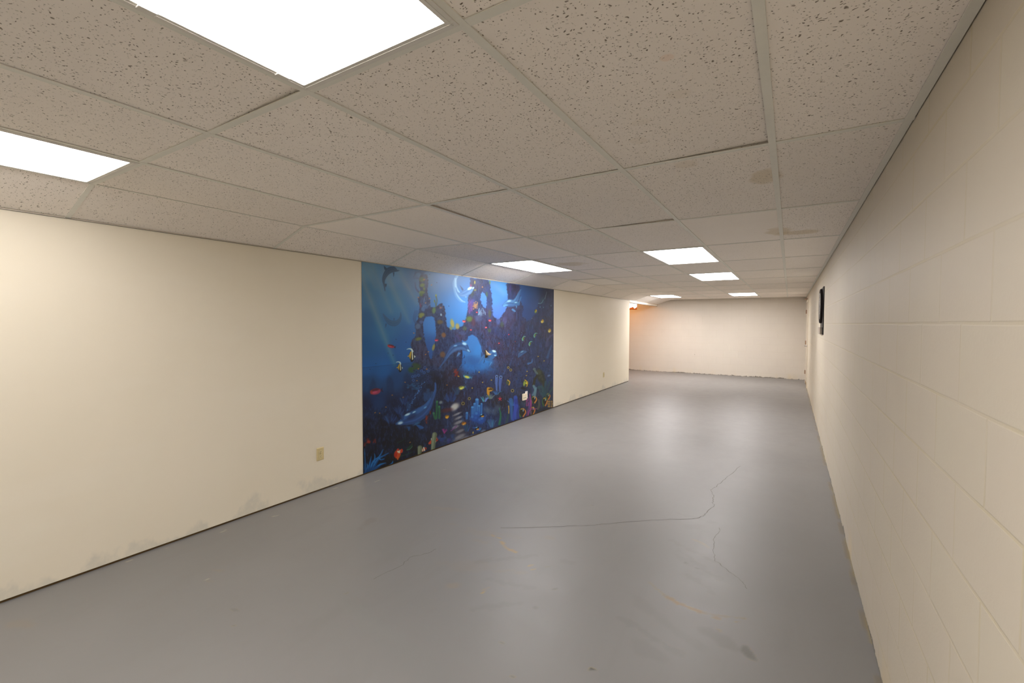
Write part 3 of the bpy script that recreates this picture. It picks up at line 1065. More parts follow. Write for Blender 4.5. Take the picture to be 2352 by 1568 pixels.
    mass([Z1(*p) for p in ((880, 250), (960, 240), (985, 330), (975, 500), (1010, 600), (1015, 670), (1060, 700), (1110, 680), (1170, 640), (1215, 700), (1225, 760),
                           (1240, 930), (1290, 990), (1380, 1010), (1447, 1060), (1447, 1480), (1300, 1568), (1000, 1568), (770, 1540), (800, 1400), (760, 1300), (750, 1190), (800, 1100), (820, 1030), (800, 950),
                           (840, 860), (850, 800), (865, 740), (870, 660), (845, 590), (880, 500), (870, 430), (860, 330))],
         ((36, 38, 66), (62, 62, 90), (72, 84, 124)), 1.2, .92, 2.5,
         hole=([Z1(*p) for p in ((960, 820), (1050, 830), (1080, 900), (1095, 1050), (1090, 1150), (1060, 1250), (1040, 1390), (1010, 1400), (960, 1230), (930, 1100), (915, 980), (920, 900))],))
    mass([Z2(*p) for p in ((260, 190), (520, 210), (560, 330), (590, 470), (600, 700), (640, 780), (690, 800), (760, 720), (800, 640), (830, 500), (812, 350), (815, 262),
                           (1000, 290), (1010, 380), (1000, 500), (1060, 620), (1040, 760), (1100, 820), (1100, 1300), (900, 1400), (480, 1400), (430, 1260), (390, 1130), (340, 1060), (290, 1030), (240, 1060),
                           (200, 1130), (100, 1090), (0, 1000), (60, 940), (140, 900), (200, 780), (225, 620), (230, 480), (260, 400))],
         ((50, 46, 72), (66, 60, 92), (78, 84, 124)), 1.4, .86, 3.0,
         hole=([Z2(*p) for p in ((440, 385), (490, 440), (508, 520), (490, 640), (440, 590), (410, 470))],))
    mass([Z2(*p) for p in ((1260, 700), (1300, 520), (1390, 380), (1515, 350), (1515, 1200), (1400, 1350), (1240, 1250), (1100, 1100), (1080, 860), (1180, 800))],
         ((40, 44, 68), (54, 62, 96), (64, 84, 124)), 3, .72, 3.0)
    # overall speckle and upright growth in everything that is reef
    edge = np.interp(X, (830, 870, 905, 935, 960, 1010, 1060), (945, 938, 922, 890, 862, 850, 800))
    low = np.maximum(grown, sstep(Y, edge - 6, edge + 14))
    low *= 1 - .8 * sstep(P.A[..., 2], 120, 165)
    P.lay(full, low * sstep(P.ns, .52, .72), (66, 84, 136), .40)
    P.lay(full, low * sstep(P.n2, .54, .80), (22, 19, 32), .38)
    P.lay(full, low * sstep(P.n1, .55, .74) * sstep(X, 1000, 1090), (84, 60, 92), .28)
    P.lay(full, low * sstep(P.nb, .50, .70) * (1 - sstep(Y, 830, 880)), (96, 58, 82), .24)
    P.lay(full, low * sstep(1 - P.nb, .48, .66), (44, 62, 116), .34)
    lowl = sstep(Y, 905, 1000) * (1 - sstep(X, 950, 1010)) * low
    P.lay(full, lowl * sstep(1 - P.n1, .42, .66), (13, 13, 22), .5)
    # glow of open water under the arches
    P.poly(spline([Z2(*p) for p in ((285, 1035), (340, 1062), (390, 1130), (420, 1250), (455, 1330), (440, 1420), (300, 1480), (190, 1450), (180, 1280), (205, 1130), (285, 1035))], 3), (66, 118, 182), 2.5, .8)
    P.ell(*Z2(370, 1290), 8, 16, (62, 130, 200), .3, 1.2, .6)
    P.ell(*Z2(330, 1440), 20, 12, (42, 84, 148), .3, 1.4, .5)
    # ---------- fine vertical feathery growth
    for _ in range(760):
        x, y = rnd.uniform(1000, 1268), rnd.uniform(760, 985)
        yy = 1090 - (x - 836) * 0.358
        if y > yy - 6 or (1068 < x < 1106 and 770 < y < 850):
            continue
        L = rnd.uniform(3, 12)
        c = rnd.choice(((80, 104, 160), (92, 96, 150), (70, 88, 132), (92, 70, 104), (26, 24, 40), (22, 20, 34), (54, 96, 150)))
        P.stroke([(x, y), (x + rnd.uniform(-2, 2), y - L * .5), (x + rnd.uniform(-3, 3), y - L)], .9, .3, c, .7, rnd.uniform(.25, .6))
    for _ in range(520):
        x = rnd.uniform(838, 1010)
        y = rnd.uniform(900, 1060)
        if y > 1085 - (x - 836) * .358 or (x < 900 and y < 930):
            continue
        L = rnd.uniform(3, 9)
        c = rnd.choice(((40, 68, 126), (54, 80, 140), (26, 40, 84), (14, 13, 22), (60, 66, 118)))
        P.stroke([(x, y), (x + rnd.uniform(-3, 3), y - L)], .9, .3, c, .8, rnd.uniform(.25, .6))
    # pale dots and flecks on the right
    for _ in range(90):
        x, y = rnd.uniform(1150, 1268), rnd.uniform(730, 880)
        P.ell(x, y, rnd.uniform(.4, .9), rnd.uniform(.4, .9), rnd.choice(((150, 165, 175), (120, 140, 150), (150, 140, 90))), 0, .8, rnd.uniform(.3, .7))
    # ---------- sponges and growth up the left pillar
    for (x, y, rx, ry, c) in ((900, 310, 38, 34, (92, 110, 62)), (930, 312, 18, 10, (214, 128, 50)), (905, 390, 34, 26, (128, 138, 50)), (930, 440, 16, 26, (118, 128, 48)),
                              (900, 490, 40, 22, (124, 134, 52)), (890, 520, 24, 24, (96, 114, 52)), (895, 800, 40, 28, (158, 148, 74)), (880, 830, 22, 14, (150, 140, 66)),
                              (1065, 740, 26, 44, (112, 134, 80)), (1095, 540, 10, 22, (150, 150, 66)), (1074, 610, 9, 18, (156, 156, 60)), (850, 1135, 44, 22, (124, 120, 54)),
                              (1150, 900, 40, 30, (120, 92, 62)), (1200, 1080, 30, 34, (150, 92, 54)), (1060, 1250, 18, 46, (168, 140, 66)), (1185, 1350, 36, 42, (130, 84, 60)),
                              (1320, 920, 26, 60, (196, 158, 74)), (1390, 960, 28, 40, (190, 150, 80)), (1300, 985, 18, 26, (150, 140, 92)), (880, 670, 14, 34, (128, 66, 108)),
                              (1165, 800, 12, 18, (170, 180, 200)), (820, 1510, 60, 40, (62, 88, 50)), (760, 1560, 50, 40, (60, 92, 44)), (915, 720, 26, 34, (92, 120, 170)),
                              (950, 690, 40, 30, (80, 108, 158)), (845, 960, 36, 40, (92, 110, 146)), (890, 900, 28, 22, (84, 100, 150)), (1160, 700, 24, 20, (110, 90, 120))):
        P.ell(*Z1(x, y), rx / 6.03, ry / 6.03, c, rnd.uniform(-.3, .3), .9, .85)
    P.stroke([Z1(1100, 680), Z1(1108, 600), Z1(1094, 535)], .9, 1.6, (92, 104, 92), .8, .9)
    P.stroke([Z1(1092, 690), Z1(1086, 640), Z1(1075, 600)], .8, 1.4, (92, 104, 84), .8, .9)
    P.ell(*Z1(1094, 530), 1.5, 2.4, (160, 158, 72), 0, .6)
    for k in range(26):                                      # bristly blue sponge on the pillar
        x, y = rnd.uniform(870, 1005), rnd.uniform(540, 640)
        P.stroke([Z1(x, y + 50), Z1(x + rnd.uniform(-12, 18), y)], .8, .5, rnd.choice(((92, 124, 176), (62, 84, 136), (120, 146, 190))), .6, .7)
    for k in range(11):                                      # fan of tentacles at the pillar head
        a = -2.6 + k * .19
        P.stroke(spline([Z1(905, 250), Z1(905 + 60 * math.cos(a), 235 + 45 * math.sin(a)), Z1(900 + 120 * math.cos(a), 250 + 80 * math.sin(a) + rnd.uniform(0, 30))], 4), .6, .4, (58, 76, 116), .6, .6)
    for k in range(6):
        P.stroke(spline([Z1(860 - k * 4, 300), Z1(815 - k * 8, 240 + 10 * k), Z1(800 + 9 * k, 190)], 4), .5, .4, (60, 82, 124), .6, .5)
    P.stroke(spline([Z1(850, 480), Z1(815, 430), Z1(805, 350)], 4), 2.2, .8, (70, 76, 116), .8, .7)
    for k in range(7):
        P.stroke(spline([Z1(800 + k * 6, 920), Z1(775 + k * 7, 850), Z1(800 + k * 12, 740)], 4), .5, .4, (46, 82, 128), .7, .6)
    # ---------- colour on the middle arch
    for (x, y, rx, ry, c, k) in ((270, 600, 40, 90, (120, 72, 136), .8), (300, 540, 30, 40, (96, 84, 160), .6), (340, 600, 34, 40, (190, 128, 88), .7), (330, 250, 12, 26, (190, 160, 70), .8),
                                 (335, 365, 18, 14, (160, 150, 70), .7), (555, 250, 10, 30, (130, 150, 70), .7), (290, 400, 26, 60, (70, 76, 50), .5), (510, 430, 16, 40, (90, 110, 70), .6),
                                 (250, 800, 50, 40, (108, 122, 56), .8), (180, 940, 30, 30, (100, 112, 74), .6), (555, 720, 22, 60, (96, 92, 66), .6), (550, 970, 24, 28, (90, 104, 62), .6),
                                 (740, 880, 26, 40, (84, 92, 70), .6), (310, 850, 30, 60, (104, 54, 72), .6), (380, 790, 50, 50, (104, 108, 150), .45), (420, 720, 40, 40, (110, 122, 150), .5),
                                 (270, 300, 16, 22, (180, 60, 110), .6), (445, 320, 10, 10, (206, 136, 84), .8), (860, 350, 14, 60, (96, 70, 140), .5), (930, 330, 30, 60, (60, 44, 66), .5),
                                 (780, 820, 30, 60, (104, 96, 150), .45), (680, 830, 30, 50, (96, 110, 170), .5), (140, 1010, 60, 30, (80, 98, 150), .5), (60, 1100, 40, 60, (84, 66, 130), .5)):
        P.ell(*Z2(x, y), rx / 6.53, ry / 6.53, c, 0, 1.0, k)
    for k in range(22):
        x, y = rnd.uniform(300, 380), rnd.uniform(540, 660)
        P.ell(*Z2(x, y), 1.0, 1.0, (200, 134, 88), 0, .6, .7)
    for k in range(16):
        x, y = rnd.uniform(380, 500), rnd.uniform(630, 710)
        P.stroke([Z2(x, y + 40), Z2(x + rnd.uniform(-10, 20), y)], .8, .5, (136, 152, 184), .6, .7)
    for k in range(24):
        x, y = rnd.uniform(230, 300), rnd.uniform(500, 690)
        P.stroke([Z2(x, y + 30), Z2(x + rnd.uniform(-12, 12), y)], .7, .4, rnd.choice(((150, 88, 160), (110, 80, 170))), .6, .5)
    # ---------- dolphins
    def dolphin(pts, ws, back, belly, fins=(), shine=(), k=1.0, side=1, conv=None):
        pts = [conv(*p) for p in pts]
        s = {Z1: 6.03, Z2: 6.532, Z3: 6.03, Z4: 6.272}[conv]
        n = len(pts)
        q = spline(pts, 5)
        wq = list(np.interp(np.linspace(0, n - 1, len(q)), range(n), [v / s for v in ws]))
        for f, c in fins:
            P.poly(spline([conv(*p) for p in f] + [conv(*f[0])], 3), c, .8, k)
        P.limb(q, wq, back, .9, k)
        # paler underside, shifted across the body
        low, wl = [], []
        for i, p in enumerate(q):
            a, b = q[max(0, i - 1)], q[min(len(q) - 1, i + 1)]
            t = np.array([b[0] - a[0], b[1] - a[1]])
            t = t / (np.hypot(*t) + 1e-9)
            nn = np.array([-t[1], t[0]]) * side
            low.append((p[0] + nn[0] * wq[i] * .52, p[1] + nn[1] * wq[i] * .52))
            wl.append(wq[i] * .34)
        P.limb(low, wl, belly, 2.0, k * .55)
        up = [(2 * p[0] - l[0] + (l[0] - p[0]) * .1, 2 * p[1] - l[1] + (l[1] - p[1]) * .1) for p, l in zip(q, low)]
        P.limb(up, [v * .35 for v in wl], tuple(min(255, c * 1.45 + 18) for c in back), 1.6, k * .32)
        for (x, y, rx, ry, r, c, kk) in shine:
            P.ell(*conv(x, y), rx / s, ry / s, c, r, 1.0, kk)
    dolphin(((582, 186), (548, 188), (500, 172), (440, 190), (392, 250), (368, 320), (374, 380), (388, 466)), (5, 14, 40, 44, 32, 20, 11, 6), (50, 80, 114), (74, 102, 134),
            (([(370, 120), (412, 158), (384, 180)], (46, 74, 106)), ([(498, 215), (518, 218), (506, 276)], (46, 76, 108)), ([(380, 372), (412, 374), (398, 420)], (44, 74, 108))), (), .92, -1, Z1)
    dolphin(((362, 790), (400, 850), (455, 905), (520, 920), (575, 890), (604, 830), (606, 770)), (8, 22, 36, 40, 28, 14, 6), (44, 82, 118), (70, 110, 146),
            (([(505, 850), (522, 848), (512, 890)], (40, 74, 110)), ([(395, 920), (412, 930), (392, 980)], (36, 66, 102))), (), .55, -1, Z1)
    # pale dolphin wrapped in bubbles
    for k in range(13):
        o = rnd.uniform(-18, 18)
        P.stroke(spline([Z2(70 + o, 140), Z2(20 + o, 260), Z2(50 + o, 400 + k * 4), Z2(120 + o, 500 + k * 3), Z2(175 + o * .5, 545)], 5), .6, .9, rnd.choice(((130, 162, 208), (160, 184, 220), (110, 148, 200))), .9, rnd.uniform(.3, .7))
    for k in range(9):
        o = rnd.uniform(-10, 10)
        P.stroke(spline([Z2(40 + o, 190), Z2(50 + o, 320), Z2(110 + o, 420), Z2(200, 460 + o)], 5), .6, .6, (176, 198, 230), .9, rnd.uniform(.3, .6))
    dolphin(((318, 325), (290, 345), (240, 380), (170, 420), (110, 430), (66, 395), (44, 330)), (8, 24, 52, 50, 26, 10, 4), (88, 122, 178), (128, 158, 204),
            (([(104, 290), (160, 350), (140, 372)], (72, 88, 128)), ([(215, 465), (232, 470), (200, 520)], (90, 130, 186))),
            ((255, 340, 36, 18, -.5, (226, 234, 246), .9), (305, 335, 16, 9, -.9, (214, 222, 238), .9)), .9, -1, Z2)
    dolphin(((756, 592), (790, 580), (850, 560), (915, 560), (960, 500), (1000, 400), (1022, 356)), (18, 34, 58, 52, 30, 14, 6), (70, 102, 152), (120, 160, 205),
            (([(940, 500), (1000, 500), (1030, 460), (985, 520)], (78, 112, 160)), ([(900, 640), (945, 680), (925, 692), (880, 660)], (88, 130, 180))),
            ((845, 530, 30, 14, -.2, (176, 198, 220), .8), (800, 590, 30, 10, 0, (120, 168, 210), .8), (770, 605, 18, 9, .2, (130, 176, 214), .7)), .92, -1, Z2)
    dolphin(((920, 565), (950, 560), (985, 575), (1000, 540), (1026, 470)), (16, 28, 24, 12, 5), (64, 100, 148), (118, 160, 200),
            (([(940, 590), (965, 600), (955, 640)], (90, 130, 176)),), ((945, 552, 18, 8, 0, (168, 194, 214), .8),), .9, -1, Z2)
    dolphin(((262, 1292), (225, 1265), (170, 1215), (110, 1205), (20, 1235), (-60, 1320), (-120, 1420), (-190, 1520)), (10, 24, 60, 62, 56, 30, 14, 8), (56, 84, 134), (100, 128, 180),
            (([(40, 1060), (72, 1090), (95, 1170), (60, 1170)], (52, 62, 98)), ([(80, 1300), (120, 1310), (60, 1366)], (88, 124, 176)), ([(-185, 1500), (-225, 1545), (-160, 1540)], (48, 76, 124))),
            ((175, 1170, 34, 20, .3, (190, 214, 236), .85), (235, 1272, 24, 12, .7, (150, 186, 220), .9), (40, 1200, 26, 12, -.2, (140, 178, 220), .7)), .95, -1, Z2)
    dolphin(((652, 1345), (620, 1325), (590, 1330), (540, 1370), (470, 1370), (420, 1420), (390, 1470)), (14, 44, 60, 62, 34, 14, 6), (70, 106, 160), (62, 116, 178),
            (([(552, 1190), (570, 1240), (590, 1275), (545, 1300)], (62, 84, 134)), ([(425, 1290), (450, 1340), (425, 1380)], (58, 80, 126)), ([(570, 1440), (590, 1450), (545, 1510)], (84, 136, 192))),
            ((620, 1282, 30, 16, .3, (206, 222, 238), .9), (635, 1345, 16, 10, .2, (170, 204, 232), .8)), .92, -1, Z2)
    dolphin(((548, 803), (610, 782), (690, 745), (790, 710), (890, 650), (975, 570), (1030, 470), (1075, 370), (1088, 300), (1082, 235)), (16, 36, 74, 92, 86, 58, 34, 18, 12, 8), (50, 80, 138), (66, 122, 190),
            (([(790, 560), (840, 545), (905, 560), (830, 600)], (28, 34, 66)), ([(810, 815), (870, 820), (928, 855), (880, 874)], (44, 92, 158)), ([(690, 840), (735, 845), (720, 905)], (36, 84, 140)),
             ([(1070, 300), (1100, 240), (1095, 330)], (40, 80, 140))),
            ((700, 672, 40, 14, -.4, (206, 220, 238), .95), (790, 640, 26, 9, -.5, (176, 204, 232), .9), (600, 790, 36, 18, -.3, (198, 210, 232), .95), (945, 575, 22, 10, -.6, (120, 172, 226), .8),
             (760, 700, 70, 30, -.5, (30, 42, 88), .6), (830, 800, 50, 12, -.4, (64, 128, 178), .7)), .97, -1, Z3)
    # fainter ones off to the right
    dolphin(((985, 1370), (1010, 1330), (1050, 1300), (1105, 1290)), (10, 30, 34, 8), (66, 104, 154), (80, 124, 174), (), ((1040, 1290, 22, 8, -.5, (150, 190, 220), .6),), .65, -1, Z2)
    P.stroke(spline([Z2(1410, 1200), Z2(1420, 1120), Z2(1460, 1060), Z2(1510, 1030)], 5), 3, 1.5, (98, 92, 140), 2, .6)
    P.stroke(spline([Z2(1420, 1380), Z2(1450, 1280), Z2(1480, 1200)], 5), 2.5, 1.5, (72, 116, 170), 2, .6)
    P.stroke(spline([Z2(1130, 1470), Z2(1180, 1450), Z2(1195, 1400)], 5), 2.2, .8, (84, 136, 196), 1.4, .7)
    P.ell(*Z4(1385, 390), 4, 2, (120, 136, 180), -.4, 1.0, .8)
    P.ell(*Z2(1340, 520), 6, 8, (58, 90, 120), .4, 1.0, .7)
    P.stroke([Z2(1380, 500), Z2(1410, 390)], .6, .3, (160, 176, 190), .6, .8)
    P.stroke(spline([Z2(1285, 565), Z2(1330, 560), Z2(1360, 510)], 4), .9, .5, (140, 176, 186), .6, .7)
    for (x, y) in ((1310, 620), (1360, 625), (1475, 600)):
        P.ell(*Z2(x, y), 1, 1.6, (110, 160, 186), 0, .8, .7)
    # turtle
    P.ell(*Z4(1265, 400), 9, 17, (60, 60, 56), -.35, .5, .95)
    P.ell(*Z4(1240, 345), 6, 6, (84, 84, 66), 0, .9, .8)
    P.limb(spline([Z4(1215, 360), Z4(1190, 330), Z4(1175, 300)], 4), [2.2] * 8 + [3.4], (104, 112, 116), .8, .95)
    P.limb(spline([Z4(1205, 400), Z4(1180, 450), Z4(1165, 520)], 4), list(np.linspace(2.2, 3.2, 9)), (64, 56, 48), .9, .95)
    P.limb(spline([Z4(1300, 460), Z4(1305, 540), Z4(1300, 590)], 4), list(np.linspace(2.6, 1.4, 9)), (72, 66, 50), .9, .9)
    for (x, y) in ((1250, 360), (1275, 400), (1250, 420), (1290, 440)):
        P.ell(*Z4(x, y), 2.6, 3.0, (88, 84, 66), 0, .8, .6)
    # ---------- fish
    def fish(x, y, L, H, rot, c, conv, tail=None, k=1.0, dark=None):
        s = {Z1: 6.03, Z2: 6.532, Z3: 6.03, Z4: 6.272}[conv]
        x, y = conv(x, y)
        L, H = L / s / 2, H / s / 2
        cr, sr = math.cos(rot), math.sin(rot)
        loc = lambda u, v: (x + u * cr - v * sr, y + u * sr + v * cr)
        P.poly([loc(L * .75, 0), loc(L * 1.45, -H * .8), loc(L * 1.3, 0), loc(L * 1.45, H * .8)], tail or tuple(v * .6 for v in c), .6, k)
        P.ell(x, y, L, H, c, rot, .35, k)
        P.ell(*loc(0, -H * .55), L * .8, H * .4, dark or tuple(v * .5 for v in c), rot, .8, k * .7)
        P.ell(*loc(-L * .2, H * .2), L * .5, H * .35, tuple(min(255, v * 1.25 + 20) for v in c), rot, 1.0, k * .6)
        P.ell(*loc(-L * .65, -H * .1), .55, .55, (20, 16, 20), 0, .5, k)
    fish(470, 1236, 96, 46, .22, (176, 42, 66), Z1, (52, 30, 56))
    P.ell(*Z1(432, 1228), 1.4, 2.0, (196, 70, 40), 0, .8, .8)
    fish(255, 355, 150, 88, -.22, (178, 60, 92), Z3, (58, 44, 84))
    P.ell(*Z3(200, 365), 3, 4.5, (196, 62, 52), -.2, .9, .7)
    fish(1100, 1150, 54, 36, 0, (190, 62, 92), Z1, (54, 34, 54))
    for (x, y, L, c) in ((168, 833, 50, (226, 92, 100)), (556, 820, 44, (222, 78, 96)), (498, 925, 34, (218, 92, 110)), (272, 960, 30, (206, 80, 92)), (360, 697, 28, (222, 74, 90)),
                         (840, 1030, 22, (190, 64, 84)), (692, 1160, 28, (202, 72, 84)), (936, 1135, 16, (170, 60, 90))):
        fish(x, y, L, L * .75, .15, c, Z2, (76, 36, 58))
    for (x, y, L, H, r, c) in ((1342, 835, 42, 56, .2, (222, 178, 98)), (1450, 975, 42, 60, .1, (224, 180, 104)), (1242, 685, 34, 56, 0, (122, 132, 62))):
        fish(x, y, L, H, r, c, Z2, (140, 130, 110))
        P.ell(*Z2(x + 8, y - 12), 1.6, 2.6, (238, 166, 40), .2, .9, .8)
    for (x, y) in ((1060, 1085), (1235, 1035), (1160, 1160)):   # small crescents with trailing fins
        P.stroke(spline([Z2(x + 30, y - 20), Z2(x + 5, y - 22), Z2(x - 15, y + 10), Z2(x - 10, y + 35)], 5), .6, 1.3, (120, 178, 150), .6, .95)
        P.ell(*Z2(x + 3, y + 8), 1.8, 3.0, (112, 118, 56), .2, .6, .9)
    for (x, y, s) in ((752, 1358, 1.0), (590, 1520, .78)):      # striped fish with a long white fin
        conv = lambda u, v: Z1(x + u * s, y + v * s)
        P.poly(spline([conv(-38, 10), conv(-12, -50), conv(20, -58), conv(40, 20), conv(30, 80), conv(-10, 72), conv(-38, 10)], 3), (30, 24, 28), .7)
        P.poly([conv(-34, 5), conv(-10, -52), conv(4, -50), conv(-10, 60), conv(-24, 40)], (206, 158, 54), .8)
        P.poly([conv(6, -52), conv(20, -54), conv(26, 60), conv(10, 66)], (232, 214, 190), .8)
        P.stroke(spline([conv(16, -52), conv(2, -80), conv(-30, -88), conv(-62, -80)], 5), 2.2 * s, .5, (206, 206, 206), .8)
        P.poly([conv(36, 0), conv(60, 20), conv(44, 40)], (220, 214, 206), .7)
        P.ell(*conv(-42, 16), 1.6, 1.2, (210, 158, 60), 0, .6)
        P.poly([conv(-12, 62), conv(34, 70), conv(14, 96), conv(-6, 92)], (24, 20, 24), .8)
    # clown fish at the foot
    P.ell(*Z3(560, 1225), 7.5, 10, (222, 82, 30), .1, .4)
    P.ell(*Z3(535, 1230), 3.6, 6, (206, 48, 24), .1, .5)
    P.ell(*Z3(568, 1165), 3.2, 3.6, (206, 60, 36), 0, .6)
    P.limb([Z3(566, 1185), Z3(585, 1195), Z3(600, 1170)], [1.6, 2.2, 1.6], (238, 214, 190), .7)
    P.ell(*Z3(616, 1178), 3.2, 5, (220, 66, 30), .2, .5)
    P.poly([Z3(550, 1270), Z3(580, 1265), Z3(572, 1302), Z3(556, 1300)], (220, 96, 30), .9)
    for (x, y, s) in ((1060, 1030, 1.0), (918, 1155, .72)):
        conv = lambda u, v: Z3(x + u * s, y + v * s)
        P.limb([conv(-58, 42), conv(-10, 12), conv(40, -14)], [2.5 * s, 5.2 * s, 4.2 * s], (206, 70, 40), .8)
        P.limb([conv(-12, 30), conv(-28, -20)], [1.8 * s, 1.6 * s], (226, 204, 186), .8)
        P.limb([conv(22, 20), conv(8, -34)], [2.0 * s, 1.8 * s], (238, 220, 204), .8)
        P.ell(*conv(44, -6), .9, 1.1, (18, 12, 12), 0, .5)
    # yellow and orange tangs, butterfly fish
    for (x, y, L, H, r, c, cv) in ((1245, 705, 50, 52, -.3, (228, 150, 34), Z3), (158, 1085, 60, 60, -.4, (226, 132, 30), Z4), (50, 1352, 44, 34, 0, (222, 118, 28), Z4), (540, 590, 70, 60, 0, (214, 146, 44), Z4)):
        fish(x, y, L, H, r, c, cv)
    P.limb([Z4(512, 580), Z4(510, 640), Z4(520, 680)], [3.5, 3.2, 2.0], (208, 140, 40), .9)
    P.ell(*Z4(545, 588), 5.2, 2.0, (92, 66, 30), 0, .6)
    for (x, y, L, r) in ((205, 405, 112, .25), (130, 565, 90, -.25)):
        fish(x, y, L, L * .52, r, (86, 140, 176), Z4, (74, 112, 150))
        P.ell(*Z4(x, y + 6), L / 20, L / 42, (226, 196, 72), r, .8, .9)
    fish(1440, 305, 80, 50, -.3, (206, 186, 84), Z3)
    for (x, y, rx, ry) in ((795, 490, 26, 36), (1045, 500, 34, 46)):
        P.ell(*Z4(x, y), rx / 6.27, ry / 6.27, (90, 92, 66), 0, .5, .9)
        P.stroke(spline([Z4(x - 5, y - ry), Z4(x + rx, y - 8), Z4(x + rx * .6, y + ry)], 4), 1.0, 1.0, (216, 158, 44), .6)
    P.ell(*Z4(1030, 505), 2.2, 6, (162, 168, 70), .2, .6, .9)
    P.ell(*Z4(1060, 500), 2.0, 2.6, (230, 200, 62), 0, .6)
    P.ell(*Z4(1020, 575), 7, 3, (38, 30, 34), .2, .8, .8)
    for (x, y, r) in ((800, 275, 12), (835, 310, 14), (860, 608, 18), (238, 722, 16), (148, 792, 19)):   # little rings
        a = [(x + r * math.cos(t), y + r * math.sin(t)) for t in np.linspace(0, 2 * math.pi, 14)]
        P.limb([Z4(*p) for p in a], [.9] * 14, (176, 142, 76), .7, .9)
        P.ell(*Z4(x, y), r / 9, r / 9, (28, 24, 34), 0, .6)
    for (x, y, rx, ry, rot) in ((1000, 920, 50, 62, .2), (1150, 895, 32, 56, .1), (1170, 735, 38, 50, .2), (1325, 765, 34, 60, .2), (1370, 690, 30, 44, .2)):   # dark fish with bright edges
        P.ell(*Z4(x, y), rx / 6.27, ry / 6.27, (52, 42, 36), rot, .4, .95)
        P.stroke(spline([Z4(x + rx * .4, y - ry * .9), Z4(x + rx, y - ry * .1), Z4(x + rx * .3, y + ry * .95)], 5), 1.0, 1.6, (224, 132, 56), .7, .95)
        P.stroke(spline([Z4(x - rx * .5, y - ry * .8), Z4(x - rx, y), Z4(x - rx * .5, y + ry)], 5), .8, 1.8, (76, 116, 58), .8, .85)
        P.ell(*Z4(x + rx * .3, y - ry * .5), 1.2, 3.4, (170, 178, 190), .1, .7, .9)
        P.ell(*Z4(x - rx * .1, y - ry * .8), 3.0, 1.4, (206, 156, 52), -.3, .7, .9)
    for k in range(9):
        P.ell(*Z4(1375 + (k % 3) * 26 + rnd.uniform(-5, 5), 765 + (k // 3) * 34), 1.6, 2.6, (206, 146, 64), 0, .7, .85)
    # ---------- corals
    BLUE = ((52, 104, 172), (70, 128, 190), (38, 78, 150))
    for (x, y0, y1, w) in ((345, 950, 740, 4.2), (310, 960, 800, 3.0), (375, 960, 830, 3.0), (200, 1010, 930, 2.8), (280, 960, 850, 3.6), (410, 940, 800, 2.4)):
        P.limb([Z4(x, y0), Z4(x + 2, (y0 + y1) / 2), Z4(x + 4, y1)], [w * .8, w, w], BLUE[0], 1.0, .95)
        P.limb([Z4(x + 8, y0), Z4(x + 10, y1 + 8)], [w * .3, w * .3], BLUE[1], .9, .7)
        P.ell(*Z4(x + 4, y1 - 4), w * .9, w * .5, (96, 150, 206), 0, .6, .9)
    for (x, y) in ((340, 1010), (400, 1040), (430, 1020), (290, 1000), (350, 950)):
        P.ell(*Z4(x, y), 7, 8, (42, 86, 168), 0, .9, .7)
        P.ell(*Z4(x - 10, y - 15), 3, 3, (80, 136, 200), 0, 1, .6)
    for (x, y, x2, y2, n, c) in ((455, 760, 460, 690, 16, (104, 150, 190)), (560, 1130, 560, 1020, 26, (70, 106, 156)), (200, 1190, 190, 1090, 26, (42, 78, 128)), (370, 1180, 350, 1130, 16, (54, 112, 180)),
                                 (545, 720, 545, 660, 18, (120, 128, 132)), (630, 660, 640, 600, 14, (70, 110, 160)), (60, 660, 50, 560, 20, (58, 84, 130)), (860, 820, 850, 740, 14, (74, 120, 180))):
        for k in range(n):
            a = rnd.uniform(-1, 1)
            P.stroke(spline([Z4(x + a * 22, y), Z4(x + a * 48, (y + y2) / 2), Z4(x2 + a * 75, y2 + abs(a) * 20 + rnd.uniform(-10, 10))], 3), .9, .4, tuple(v * rnd.uniform(.7, 1.2) for v in c), .6, .75)
    for (x, y0, x1, y1, w, c) in ((632, 600, 632, 400, 3.2, (92, 112, 176)), (680, 610, 690, 410, 3.6, (88, 104, 168))):     # pair of tall tubes
        P.limb([Z4(x, y0), Z4((x + x1) / 2 - 4, (y0 + y1) / 2), Z4(x1, y1)], [1.6, w * .85, w], c, .9, .85)
        P.ell(*Z4(x1 + 2, y1 + 4), w * .95, w * .9, (120, 134, 176), 0, .5, .9)
        P.ell(*Z4(x1 + 2, y1 + 6), w * .55, w * .5, (44, 46, 84), 0, .5, .9)
    for (pts, c) in ((((905, 1010), (900, 850), (905, 705)), (62, 92, 186)), (((850, 1020), (845, 880), (835, 740)), (60, 104, 168)), (((940, 1000), (935, 880), (910, 750)), (58, 66, 150)),
                     (((870, 1030), (890, 930), (915, 830)), (70, 84, 180))):
        P.limb(spline([Z4(*p) for p in pts], 4), list(np.linspace(2.4, 4.6, 9)), c, 1.4, .85)
    for k in range(34):                                       # pink fan by the plug-in box
        x, y = rnd.uniform(1055, 1135), rnd.uniform(700, 930)
        P.stroke([Z4(x, y + 45), Z4(x + rnd.uniform(-10, 12), y)], 1.3, .9, rnd.choice(((150, 78, 140), (172, 70, 130), (112, 84, 150))), .9, .7)
    P.limb(spline([Z4(1125, 830), Z4(1120, 740), Z4(1110, 660)], 4), [1.6] * 9, (176, 70, 132), .9, .85)
    P.limb(spline([Z4(1080, 960), Z4(1120, 880), Z4(1220, 866)], 4), [1.2] * 9, (176, 70, 130), .9, .8)
    P.limb(spline([Z4(1225, 870), Z4(1245, 820), Z4(1238, 745)], 4), [2.4] * 9, (104, 92, 84), .9, .9)
